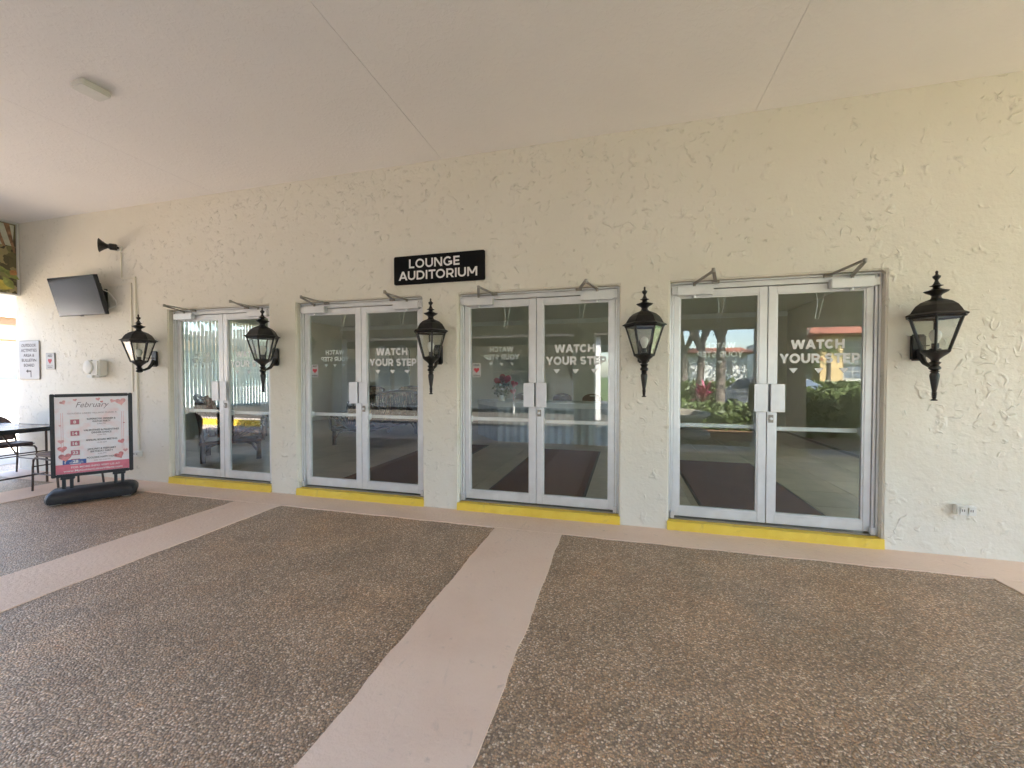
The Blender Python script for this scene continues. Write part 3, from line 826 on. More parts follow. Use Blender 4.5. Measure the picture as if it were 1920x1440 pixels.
# ------------------------------------------------------------------ wall lanterns
def hexring(r, z): return [(r * math.cos(R(60 * k)), r * math.sin(R(60 * k)), z) for k in range(6)]
def make_lamp(tail=True):
    d = thing('wall_lantern', (0, 0, 0), '', 'lamp')
    AY = -0.195
    z0 = 1.645
    MB().box(-0.052, 0.052, -0.028, -0.001, z0 - 0.105, z0 + 0.105).build('wall_plate', 'black_metal', d, 0.012, True, 3)
    a = MB()
    a.tube([(0, -0.028, z0 - 0.02), (0, -0.05, z0 - 0.075), (0, -0.09, z0 - 0.125), (0, -0.14, z0 - 0.148), (0, AY, z0 - 0.15)], [0.024, 0.021, 0.017, 0.014, 0.014], 10)
    a.tube([(0, -0.028, z0 + 0.01), (0, AY + .06, z0 + 0.008)], 0.0045, 6)
    a.build('bracket_arm', 'black_metal', d, 0, True)
    # roof dome with six sides
    rf = MB()
    prof = [(0.187, 1.866), (0.190, 1.874), (0.160, 1.890), (0.147, 1.915), (0.128, 1.945), (0.098, 1.970), (0.066, 1.985), (0.040, 1.995), (0.030, 2.004)]
    rings = [hexring(r, z) for r, z in prof]
    vs = [(x, y + AY, z) for rg in rings for x, y, z in rg]
    fs = [(i * 6 + k, i * 6 + (k + 1) % 6, (i + 1) * 6 + (k + 1) % 6, (i + 1) * 6 + k) for i in range(len(prof) - 1) for k in range(6)]
    fs += [tuple(reversed(range(6))), tuple(range(len(vs) - 6, len(vs)))]
    rf.add(vs, fs); rf.build('lantern_roof', 'black_metal', d, 0.002, seg=1)
    fi = MB().lathe([(0.030, 2.003), (0.026, 2.018), (0.034, 2.030), (0.062, 2.046), (0.072, 2.056), (0.050, 2.062), (0.030, 2.072), (0.018, 2.082), (0.024, 2.090),
                     (0.040, 2.096), (0.024, 2.102), (0.015, 2.118), (0.009, 2.135), (0.011, 2.142), (0.021, 2.155), (0.024, 2.168), (0.012, 2.176), (0.007, 2.186), (0.009, 2.194), (0.008, 2.204), (0.002, 2.210)], 14, 0, AY)
    fi.build('finial', 'black_metal', d, 0, True)
    # cage
    cg = MB()
    RT, RB_, ZT, ZB = 0.160, 0.082, 1.864, 1.605
    for k in range(6):
        t = Vector((RT * math.cos(R(60 * k)), RT * math.sin(R(60 * k)) + AY, ZT)); b = Vector((RB_ * math.cos(R(60 * k)), RB_ * math.sin(R(60 * k)) + AY, ZB))
        cg.tube([b, t], 0.0085, 6)
        for (r, z, th) in ((RT, ZT - 0.004, 0.012), (RB_, ZB, 0.011)):
            p = Vector((r * math.cos(R(60 * k)), r * math.sin(R(60 * k)) + AY, z)); q = Vector((r * math.cos(R(60 * k + 60)), r * math.sin(R(60 * k + 60)) + AY, z))
            cg.tube([p, q], th, 6)
    cg.lathe([(0.084, ZB - 0.012), (0.084, ZB - 0.002)], 6, 0, AY)
    cg.build('cage', 'black_metal', d)
    for k in range(6):
        pts = []
        for (r, z) in ((RB_ - .004, ZB + 0.004), (RT - .006, ZT - 0.004)):
            for a in (60 * k, 60 * k + 60): pts.append(Vector((r * math.cos(R(a)), r * math.sin(R(a)) + AY, z)))
        nrm = (pts[1] - pts[0]).cross(pts[2] - pts[0]).normalized() * 0.0025
        vs = [p - nrm * .5 for p in (pts[0], pts[1], pts[3], pts[2])] + [p + nrm * .5 for p in (pts[0], pts[1], pts[3], pts[2])]
        MB().add(vs, [(0, 1, 2, 3), (7, 6, 5, 4), (0, 4, 5, 1), (1, 5, 6, 2), (2, 6, 7, 3), (3, 7, 4, 0)]).build('pane', 'lampglass', d)
    so = MB().lathe([(0.03, ZB), (0.034, ZB + 0.02), (0.022, ZB + 0.024), (0.022, ZB + 0.06)], 12, 0, AY); so.build('socket', 'black_metal', d, 0, True)
    bu = MB().lathe([(0.014, ZB + 0.06), (0.02, ZB + 0.075), (0.033, ZB + 0.105), (0.036, ZB + 0.125), (0.03, ZB + 0.147), (0.016, ZB + 0.16), (0.002, ZB + 0.164)], 14, 0, AY)
    bu.build('light_bulb', 'bulb', d, 0, True)
    st = MB().lathe([(0.078, 1.594), (0.066, 1.582), (0.040, 1.560), (0.026, 1.545), (0.022, 1.530), (0.036, 1.520), (0.028, 1.510), (0.022, 1.500), (0.034, 1.486), (0.035, 1.474), (0.022, 1.464), (0.008, 1.460)], 14, 0, AY)
    st.build('lower_cup', 'black_metal', d, 0, True)
    if tail:
        tl = MB().lathe([(0.012, 1.466), (0.030, 1.455), (0.019, 1.447), (0.027, 1.435), (0.029, 1.42), (0.024, 1.38), (0.017, 1.33), (0.012, 1.300), (0.018, 1.294), (0.012, 1.286),
                         (0.017, 1.278), (0.011, 1.270), (0.015, 1.262), (0.010, 1.253), (0.010, 1.246), (0.020, 1.239), (0.018, 1.233)], 14, 0, AY)
        tl.build('drop_tail', 'black_metal', d, 0, True)
    return d
lamp_full = make_lamp(True)
lamp_x = [(1.735, 'black lantern between the two glass doors nearest the television'), (3.865, 'black lantern under the corner of the lounge auditorium sign, between second and third doors'),
          (5.945, 'black lantern between the third and fourth glass doors, seen straight on'), (8.025, 'largest-looking black lantern above the wall outlet, past the last door')]
lamp_full.location = (lamp_x[0][0], 0, 0); lamp_full['label'] = lamp_x[0][1]; lamp_full['group'] = 'black lanterns along the porch wall'
for x, lab in lamp_x[1:]:
    c = copy_tree(lamp_full); c.location = (x, 0, 0); c['label'] = lab; c.rotation_euler = (0, 0, R(random.uniform(-1.5, 1.5)))
l1 = make_lamp(False)
l1.location = (-0.245, 0, 0); l1['label'] = 'black lantern missing its drop tail, below the television beside the raceway'; l1['group'] = 'black lanterns along the porch wall'

# ------------------------------------------------------------------ signs and wall fittings
sg = thing('door_sign', (3.869, 0, 2.408), 'black LOUNGE AUDITORIUM sign with white capitals above the doors', 'sign')
MB().prism(rrect(-0.522, 0.522, 0, 0.305, 0.018), -0.026, -0.004, 'y').build('panel', 'sign_black', sg, 0.002, seg=1)
write(sg, 'LOUNGE', -0.045, 0.170, 0.585, 0.095, -0.0275, 'letter_white', 0.19, 0.14)
write(sg, 'AUDITORIUM', -0.010, 0.045, 0.905, 0.095, -0.0275, 'letter_white', 0.19, 0.14)

sg = thing('direction_sign', (-2.80, 0, 1.365), 'white OUTDOOR ACTIVITIES AREA and BULLETIN BOARD sign with bent arrow', 'sign')
MB().prism(rrect(-0.232, 0.232, 0, 0.583, 0.03), -0.012, -0.002, 'y').build('border', 'alu_dark', sg)
MB().prism(rrect(-0.222, 0.222, 0.010, 0.573, 0.025), -0.016, -0.0125, 'y').build('panel', 'sign_white', sg)
t = MB()
for k, (s, w) in enumerate((('OUTDOOR', .33), ('ACTIVITIES', .36), ('AREA &', .25), ('BULLETIN', .33), ('BOARD', .24))):
    add_text(t, s, 0, 0.488 - 0.074 * k, w, 0.045, -0.0172, bold=0.008)
t.add([(0.03, -.0172, 0.035), (0.048, -.0172, 0.035), (0.048, -.0172, 0.135), (0.03, -.0172, 0.117)], [(0, 1, 2, 3)])
t.add([(-0.03, -.0172, 0.117), (0.03, -.0172, 0.117), (0.048, -.0172, 0.135), (-0.03, -.0172, 0.135)], [(0, 1, 2, 3)])
t.add([(-0.075, -.0172, 0.126), (-0.025, -.0172, 0.098), (-0.025, -.0172, 0.154)], [(0, 1, 2)])
tag(t.build('lettering', 'ink', sg), kind='stuff')

sg = thing('aed_sign', (-2.335, 0, 1.515), 'small white AED sign with red heart beside the direction sign', 'sign')
MB().prism(rrect(-0.098, 0.098, 0, 0.242, 0.012), -0.010, -0.002, 'y').build('border', 'alu_dark', sg)
MB().prism(rrect(-0.092, 0.092, 0.006, 0.236, 0.010), -0.014, -0.0105, 'y').build('panel', 'sign_white', sg)
t = MB(); add_text(t, 'AED', 0, 0.182, 0.10, 0.034, -0.0152, bold=0.02); add_text(t, 'DEFIBRILLATOR', 0, 0.045, 0.13, 0.014, -0.0152); add_text(t, 'INSIDE', 0, 0.022, 0.10, 0.015, -0.0152, bold=0.02)
tag(t.build('lettering', 'ink', sg), kind='stuff')
MB().prism([(a, 0.123 + b) for a, b in heart_poly(0.044)], -0.0165, -0.0145, 'y').build('heart', 'ink_red', sg)

# television on its bracket
tv = thing('television', (-1.425, 0, 2.5), 'black flat television tilted down on a wall bracket', 'television')
piv = Matrix.Translation((0, -0.1815, 0.005)) @ Matrix.Rotation(R(13.8), 4, 'X')
def tvbox(name, mat, *a, bev=0.004):
    o = MB().box(*a).build(name, mat, tv, bev, seg=1); o.matrix_local = piv; return o
# local box: y -0.02 (screen) .. +0.03
tvbox('casing', 'rubber', -0.465, 0.465, -0.006, 0.04, -0.262, 0.262, bev=0.006)
tvbox('screen', 'screen', -0.455, 0.455, -0.0085, -0.0062, -0.247, 0.252, bev=0)
tvbox('chin', 'rubber', -0.03, 0.03, -0.0085, 0.0, -0.272, -0.262, bev=0.001)
tvbox('back_box', 'rubber', -0.2, 0.42, 0.041, 0.075, -0.2, 0.15, bev=0.006)
MB().box(0.05, 0.30, -0.03, -0.002, -0.16, 0.12).build('wall_bracket', 'black_metal', tv, 0.004)
MB().tube([(0.18, -0.02, 0.0), (0.36, -0.09, 0.01), (0.2, -0.14, 0.0)], 0.018, 8).build('bracket_arm', 'black_metal', tv, 0, True)
MB().tube([(0.35, -0.10, 0.1), (0.46, -0.08, 0.05), (0.50, -0.03, -0.05), (0.49, -0.02, -0.12), (0.42, -0.06, -0.16)], 0.006, 6).build('cable', 'white_plastic', tv, 0, True)

# horn speaker
hs = thing('horn_speaker', (-0.86, 0, 3.155), 'black horn speaker high on the wall above the television', 'speaker')
hs.scale = (0.82, 0.82, 0.82)
o = MB().lathe([(0.052, 0.0), (0.055, 0.03), (0.05, 0.035)], 18).build('wall_box', 'white_plastic', hs, 0, True); o.rotation_euler = (R(90), 0, 0)
dirv = Vector((-0.62, -0.78, 0.0)).normalized()
o = MB().lathe([(0.045, 0.0), (0.052, 0.012), (0.052, 0.085), (0.040, 0.095), (0.034, 0.11), (0.045, 0.13), (0.07, 0.165), (0.105, 0.205), (0.112, 0.212), (0.100, 0.208), (0.05, 0.15), (0.02, 0.12)], 20).build('horn', 'black_metal', hs, 0, True)
o.rotation_euler = dirv.to_track_quat('Z', 'Y').to_euler(); o.location = (0.02, -0.065, 0.0)
MB().tube([(0.0, -0.03, 0), (0.01, -0.075, 0.0)], 0.018, 8).build('swivel', 'black_metal', hs, 0, True)

rw = thing('cable_raceway', (0, 0, 0), 'cream painted cable raceway running from the horn speaker down to an outlet', 'raceway')
def bar(x0, x1, z0, z1, d=0.018): return MB().box(x0, x1, -d, -0.001, z0, z1)
bar(-0.862, -0.838, 2.757, 3.10).build('vertical_run', 'raceway', rw, 0.003)
bar(-0.8375, -0.602, 2.733, 2.757).build('horizontal_run', 'raceway', rw, 0.003)
bar(-0.600, -0.572, 0.42, 2.757, 0.022).build('vertical_run', 'raceway', rw, 0.003)
bar(-1.10, -0.690, 2.655, 2.680, 0.014).build('horizontal_run', 'raceway', rw, 0.003)
bar(-0.688, -0.662, 1.2, 2.680, 0.014).build('vertical_run', 'raceway', rw, 0.003)
def outlet(x, z, lab, w=0.115):
    d = thing('outlet_box', (x, 0, z), lab, 'outlet')
    MB().box(-w / 2, w / 2, -0.05, -0.001, -0.035, 0.04).build('body', 'white_plastic', d, 0.006)
    for q in (-0.026, 0.026):
        f_ = MB().box(q - 0.019, q + 0.019, -0.056, -0.0505, -0.026, 0.028).build('cover', 'white_plastic', d, 0.003)
        MB().box(q - 0.008, q - 0.004, -0.0575, -0.0562, -0.004, 0.014).build('slot', 'dark_slot', d)
        MB().box(q + 0.005, q + 0.009, -0.0575, -0.0562, -0.004, 0.014).build('slot', 'dark_slot', d)
    return d
outlet(8.335, 0.373, 'white double outlet low on the wall beneath the largest lantern', 0.125)
outlet(-0.57, 0.362, 'small white outlet at the foot of the raceway behind the poster stand')

fx = thing('wall_dispenser', (-1.30, 0, 1.52), 'white plastic wall fixture with a dark side bracket above the poster stand', 'fixture')
MB().box(0.0, 0.16, -0.12, -0.001, -0.11, 0.12).build('box', 'white_plastic', fx, 0.02, True, 3)
o = MB().lathe([(0.02, 0), (0.085, 0.005), (0.10, 0.05), (0.085, 0.10), (0.03, 0.11)], 18).build('round_cover', 'white_plastic', fx, 0, True)
o.rotation_euler = (R(90), 0, 0); o.location = (-0.02, -0.04, 0.02)
MB().box(-0.175, -0.10, -0.06, -0.001, 0.02, 0.10).build('side_bracket', 'alu_dark', fx, 0.004)
MB().box(-0.06, 0.06, -0.13, -0.02, -0.125, -0.09).build('tray', 'white_plastic', fx, 0.006)

cp = thing('ceiling_plate', (1.69, -1.71, CEIL), 'white rounded fixture plate on the porch ceiling', 'fixture', R(-4))
MB().prism(rrect(-0.08, 0.08, -0.095, 0.095, 0.025), -0.05, -0.001).build('plate', 'white_plastic', cp, 0.008, True, 2)

# banner on the side beam
bn = thing('photo_banner', (-2.985, 0, 2.62), 'photo banner of palm trunks and tropical leaves on the side beam', 'banner')
MB().box(0.001, 0.010, -1.9, -0.03, 0.005, 1.06).build('border', 'sign_white', bn)
def jungle():
    m, nt, p = new_mat('jungle_print')
    v = coords(nt)
    w = noise(nt, v, 4, 3, 0.6)
    vo = node(nt, "TexVoronoi", feature='F1'); vo.inputs["Scale"].default_value = 9
    wv = node(nt, "VectorMath", operation='MULTIPLY_ADD'); lk(nt, w.outputs["Color"], wv.inputs[0]); wv.inputs[1].default_value = (0.4,) * 3; lk(nt, v, wv.inputs[2])
    lk(nt, wv.outputs[0], vo.inputs["Vector"])
    s = node(nt, "SeparateColor"); lk(nt, vo.outputs["Color"], s.inputs[0])
    c = ramp(nt, s.outputs[0], [(0, (0.05, 0.035, 0.02)), (0.35, (0.14, 0.12, 0.05)), (0.6, (0.22, 0.20, 0.07)), (0.85, (0.34, 0.27, 0.14)), (1, (0.45, 0.40, 0.28))])
    lk(nt, c, p.inputs["Base Color"]); p.inputs["Roughness"].default_value = 0.5
    return m
M['jungle'] = jungle()
M['pr_trunk'] = simple('print_trunk', (0.27, 0.15, 0.08), 0.5, 0, 0.5, 14)
M['pr_green'] = simple('print_green', (0.30, 0.33, 0.09), 0.5, 0, 0.4, 8)
M['pr_yellow'] = simple('print_yellow', (0.52, 0.42, 0.08), 0.5, 0, 0.3, 8)
M['pr_orange'] = simple('print_orange', (0.55, 0.25, 0.09), 0.5, 0, 0.3, 8)
M['pr_sky'] = simple('print_pale', (0.50, 0.50, 0.40), 0.5, 0, 0.2, 5)
pr = MB().box(0.0105, 0.012, -1.88, -0.045, 0.02, 1.045).build('print', 'jungle', bn)
def leafpoly(cy, cz, L, wd, ang, n=8):
    pts = []
    for k in range(2 * n):
        t = k / n if k < n else 2 - k / n
        w_ = wd * math.sin(math.pi * min(1, max(0, t))) * (1 if k < n else -1)
        a, b = (t - .5) * L, w_
        pts.append((cy + a * math.cos(ang) - b * math.sin(ang), cz + a * math.sin(ang) + b * math.cos(ang)))
    return pts
def pprint(poly, name, mat, lev):
    MB().prism(poly, 0.0125 + lev * .0004, 0.0128 + lev * .0004, 'x').build(name, mat, bn)
pprint([(-0.3, 0.72), (-0.08, 0.72), (-0.06, 1.03), (-0.3, 1.03)], 'printed_sky', 'pr_sky', 0)
for k in range(4):
    y = -0.05 - 0.42 * k
    pprint([(y - 0.02, 0.62), (y - 0.0, 0.62), (y - 0.06, 1.04), (y - 0.12, 1.04)], 'printed_trunk', 'pr_trunk', 1)
    pprint([(y - 0.13, 0.70), (y - 0.10, 0.70), (y - 0.19, 1.04), (y - 0.25, 1.04)], 'printed_trunk', 'pr_trunk', 1)
    for q in range(3):
        pprint(leafpoly(y - 0.06 - .12 * q, 0.30 + 0.06 * q, 0.22, 0.045, -0.6 + .3 * q), 'printed_leaf', 'pr_green', 2 + q)
    pprint(leafpoly(y - 0.16, 0.13, 0.26, 0.07, -0.3), 'printed_leaf', 'pr_yellow', 5)
    pprint(leafpoly(y - 0.08, 0.17, 0.2, 0.05, -1.0), 'printed_leaf', 'pr_green', 6)
    pprint(leafpoly(y - 0.03, 0.33, 0.1, 0.04, 0.9), 'printed_leaf', 'pr_orange', 7)

# ------------------------------------------------------------------ poster stand
pe = Vector((0.58, 0.81, 0)).normalized()
bd = thing('poster_stand', (-0.185, -0.71, 0), 'black pavement poster stand with pink February events poster', 'sign stand', math.atan2(pe.y, pe.x))
PW, PZ0, PZ1 = 0.335, 0.275, 1.215
f = MB()
for q in ((-PW, -PW + .035, PZ0, PZ1), (PW - .035, PW, PZ0, PZ1), (-PW + .0352, PW - .0352, PZ0, PZ0 + .035), (-PW + .0352, PW - .0352, PZ1 - .035, PZ1)):
    f.box(q[0], q[1], -0.022, 0.022, q[2], q[3])
f.build('frame', 'rubber', bd, 0.006)
MB().box(-PW + .03, PW - .03, -0.010, 0.015, PZ0 + .03, PZ1 - .03).build('poster', 'poster', bd)
a0, a1, b0, b1 = -PW + .036, PW - .036, PZ0 + .036, PZ1 - .036
def sheet(name, mat, x0, x1, z0, z1, lev): return MB().box(x0, x1, -0.0110 - .0006 * lev, -0.0105 - .0006 * lev, z0, z1).build(name, mat, bd)
sheet('footer_band', 'pink', a0, a1, b0, b0 + 0.105, 0)
sheet('badge', 'fb_blue', -0.245, -0.06, b0 + 0.105, b0 + 0.155, 3)
PY = -0.0148
d1, d2, d3, d4 = MB(), MB(), MB(), MB()
rows = [('8', 'SUPERBOWL DINNER &', 'WATCH PARTY', '6:00 PM', 0.895), ('14', 'VALENTINES & PALENTINES', 'DINNER DANCE', '6:00 PM', 0.765),
        ('16', 'ANNUAL BOARD MEETING', '', '10:30 AM', 0.650), ('23', 'JANUARY & FEBRUARY', 'BIRTHDAY PARTY', '6:00 PM', 0.545), ('28', 'POOLSIDE HAPPY HOUR', '', '4:00 TO 6:00 PM', 0.445)]
for n_, l1_, l2_, l3_, z in rows:
    sheet('date_box', 'letter_white', -0.187, -0.103, z - 0.035, z + 0.035, 1)
    sheet('date_box', 'pink_box', -0.180, -0.110, z - 0.028, z + 0.028, 2)
    add_text(d2, n_, -0.145, z - 0.016, None, 0.032, PY, bold=0.03)
    zz = z + 0.018
    add_text(d1, l1_, 0.07, zz, 0.011 * len(l1_) + 0.04, 0.020, PY, bold=0.012); zz -= 0.030
    if l2_: add_text(d1, l2_, 0.07, zz, 0.012 * len(l2_) + 0.02, 0.020, PY, bold=0.012); zz -= 0.026
    add_text(d3, l3_, 0.07, zz, 0.0085 * len(l3_) + 0.01, 0.013, PY)
add_text(d3, 'February', 0.0, 1.060, 0.27, 0.062, PY, shear=0.35, bold=-0.005)
add_text(d3, 'GOLDEN LAKES VILLAGE PHASE A', 0.0, 0.985, 0.40, 0.016, PY)
add_text(d2, 'FOR MORE INFO VISIT US AT', 0.02, b0 + 0.058, 0.40, 0.020, PY, bold=0.02)
add_text(d2, 'www.MyGoldenLakesVillage.com', 0.0, b0 + 0.020, 0.48, 0.021, PY, bold=0.02)
add_text(d2, 'f', -0.225, b0 + 0.114, None, 0.028, PY, bold=0.03)
add_text(d2, 'FACEBOOK', -0.135, b0 + 0.114, 0.11, 0.014, PY, bold=0.02)
add_text(d2, 'FOLLOW US ON', -0.135, b0 + 0.136, 0.09, 0.007, PY)
tag(d1.build('lettering', 'ink', bd), kind='stuff'); tag(d2.build('lettering', 'letter_white', bd), kind='stuff'); tag(d3.build('lettering', 'ink_soft', bd), kind='stuff')
for k, (x, z, s, mt) in enumerate(((-0.225, 0.50, 0.062, 'heart'), (-0.245, 0.595, 0.045, 'heart'), (-0.255, 0.68, 0.030, 'pink_soft'), (0.235, 0.64, 0.036, 'heart'), (0.215, 0.475, 0.052, 'heart'), (0.268, 0.53, 0.026, 'pink_soft'),
                                 (0.235, 1.115, 0.055, 'pink_soft'), (0.165, 1.125, 0.028, 'pink_soft'), (0.045, 1.150, 0.024, 'pink_soft'), (-0.14, 1.145, 0.020, 'pink_soft'), (-0.235, 1.12, 0.03, 'pink_soft'), (0.075, 1.118, 0.016, 'heart'), (0.26, 0.86, 0.010, 'heart'), (-0.26, 0.86, 0.012, 'pink_soft'))):
    rot = random.uniform(-.5, .5)
    pts = [(x + a * math.cos(rot) - b * math.sin(rot), z + a * math.sin(rot) + b * math.cos(rot)) for a, b in heart_poly(s * 0.9)]
    MB().prism(pts, -0.0138 - k * .00004, -0.0132, 'y').build('printed_heart', mt, bd)
ln = MB()
for x in (a0 + 0.045, a0 + 0.06, a1 - 0.045, a1 - 0.06): ln.box(x, x + 0.003, -0.0112, -0.0106, 0.55, 1.0)
ln.build('printed_border', 'pink_soft', bd)
for x in (-0.21, 0.21):
    br = MB().box(x - 0.055, x + 0.055, -0.024, 0.024, 0.248, 0.2748)
    for q in (-0.03, 0.03): br.box(x + q - 0.014, x + q + 0.014, -0.014, 0.014, 0.14, 0.2478)
    br.build('spring_bracket', 'rubber', bd, 0.004)
bs = MB()
prof = [(-0.37, 0.14), (-0.34, 0.19), (0.34, 0.19), (0.37, 0.14), (0.37, -0.14), (0.34, -0.19), (-0.34, -0.19), (-0.37, -0.14)]
def ring(sc, sy, z): return [(x * sc, y * sy, z) for x, y in prof]
rings = [ring(0.97, 0.94, 0.012), ring(1.0, 1.0, 0.04), ring(1.0, 1.0, 0.085), ring(0.96, 0.86, 0.115), ring(0.86, 0.62, 0.145)]
vs = [p for rg in rings for p in rg]; n = 8
fs = [(i * n + k, i * n + (k + 1) % n, (i + 1) * n + (k + 1) % n, (i + 1) * n + k) for i in range(4) for k in range(n)] + [tuple(reversed(range(n))), tuple(range(4 * n, 5 * n))]
bs.add(vs, fs).build('water_base', 'rubber', bd, 0.008, True)
for q in (-0.28, 0.28):
    MB().tube([(q - 0.04, -0.15, 0.022), (q + 0.04, -0.15, 0.022)], 0.02, 12).build('roller', 'white_plastic', bd, 0, True)

# ------------------------------------------------------------------ table and chairs at the end of the porch
tb = thing('folding_table', (-2.15, -0.66, 0), 'brown folding table behind the poster stand at the wall end', 'table')
MB().box(-0.92, 0.62, -0.34, 0.36, 0.715, 0.75).build('tabletop', 'table_top', tb, 0.006)
e = MB(); 
for q in ((-0.926, 0.626, -0.346, -0.3405), (-0.926, 0.626, 0.3605, 0.366), (-0.926, -0.9205, -0.34, 0.36), (0.6205, 0.626, -0.34, 0.36)): e.box(q[0], q[1], q[2], q[3], 0.698, 0.753)
e.build('edge_band', 'rubber', tb, 0.003)
for x in (-0.75, 0.45):
    for y in (-0.26, 0.28): MB().tube([(x, y, 0.0), (x, y, 0.714)], 0.013, 8).build('leg', 'brown_metal', tb, 0, True)
    MB().tube([(x, -0.26, 0.12), (x, 0.28, 0.12)], 0.010, 8).build('stretcher', 'brown_metal', tb, 0, True)
    MB().tube([(x, 0.0, 0.42), (x + (0.34 if x < 0 else -0.34), 0.0, 0.71)], 0.009, 8).build('brace', 'brown_metal', tb, 0, True)
    MB().tube([(x, -0.26, 0.42), (x, 0.28, 0.42)], 0.008, 8).build('cross_bar', 'brown_metal', tb, 0, True)
def make_chair(name, label, loc, rz, group, mat='chair_pad'):
    d = thing(name, loc, label, 'chair', rz, group)
    MB().box(-0.21, 0.21, -0.22, 0.20, 0.425, 0.475).build('seat', mat, d, 0.02, True, 3)
    prof = []
    for k in range(13):
        a = R(180 - 15 * k); prof.append((0.205 * math.cos(a) * (1.0), 0.72 + 0.17 * math.sin(a)))
    bk = MB(); poly = [(-0.205, 0.52)] + prof + [(0.205, 0.52)]
    bk.prism(poly, 0.205, 0.235, 'y'); o = bk.build('backrest', mat, d, 0.008, True)
    o.rotation_euler = (R(-8), 0, 0)
    for s in (-1, 1):
        MB().tube([(s * 0.205, 0.16, 0.40), (s * 0.205, -0.20, 0.41), (s * 0.207, -0.235, 0.385), (s * 0.21, -0.245, 0.30), (s * 0.215, -0.25, 0.0)], 0.0115, 8).build('leg', 'brown_metal', d, 0, True)
        MB().tube([(s * 0.205, 0.30, 0.62), (s * 0.205, 0.235, 0.45), (s * 0.208, 0.215, 0.36), (s * 0.215, 0.27, 0.0)], 0.0115, 8).build('leg', 'brown_metal', d, 0, True)
        MB().tube([(s * 0.212, -0.247, 0.22), (s * 0.212, 0.245, 0.22)], 0.008, 6).build('stretcher', 'brown_metal', d, 0, True)
    MB().tube([(-0.212, -0.247, 0.30), (0.212, -0.247, 0.30)], 0.008, 6).build('stretcher', 'brown_metal', d, 0, True)
    return d
ch1 = make_chair('stack_chair', 'maroon padded stacking chair pushed under the folding table behind the poster stand', (-1.0, -0.52, 0), R(-92), 'chairs at the folding table')
def dup_chair(loc, rz, label, group):
    c = copy_tree(ch1); c.location = loc; c.rotation_euler = (0, 0, rz); c['label'] = label; c['group'] = group; return c
dup_chair((-2.62, -0.36, 0), R(88), 'maroon stacking chair cut off by the photo edge beyond the folding table', 'chairs at the folding table')

# ------------------------------------------------------------------ lounge furniture
FZ = 0.09
def doormat(x0, x1, y0, y1, lab):
    d = thing('entrance_mat', ((x0 + x1) / 2, (y0 + y1) / 2, FZ), lab, 'mat', R(random.uniform(-.6, .6)), 'brown entrance mats inside the doors')
    w, l = (x1 - x0) / 2, (y1 - y0) / 2
    MB().box(-w, w, -l, l, 0.0, 0.006).build('border', 'rubber', d, 0.002, seg=1)
    MB().box(-w + .03, w - .03, -l + .03, l - .03, 0.0062, 0.012).build('pile', 'mat', d, 0.003, seg=1)
doormat(2.26, 3.32, 0.42, 3.35, 'dark brown entrance mat inside the second glass door from the television')
doormat(4.27, 5.39, 0.42, 3.26, 'dark brown entrance mat leading to the skirted table')
doormat(6.52, 7.63, 0.42, 2.85, 'dark brown entrance mat inside the door that mirrors the garden')

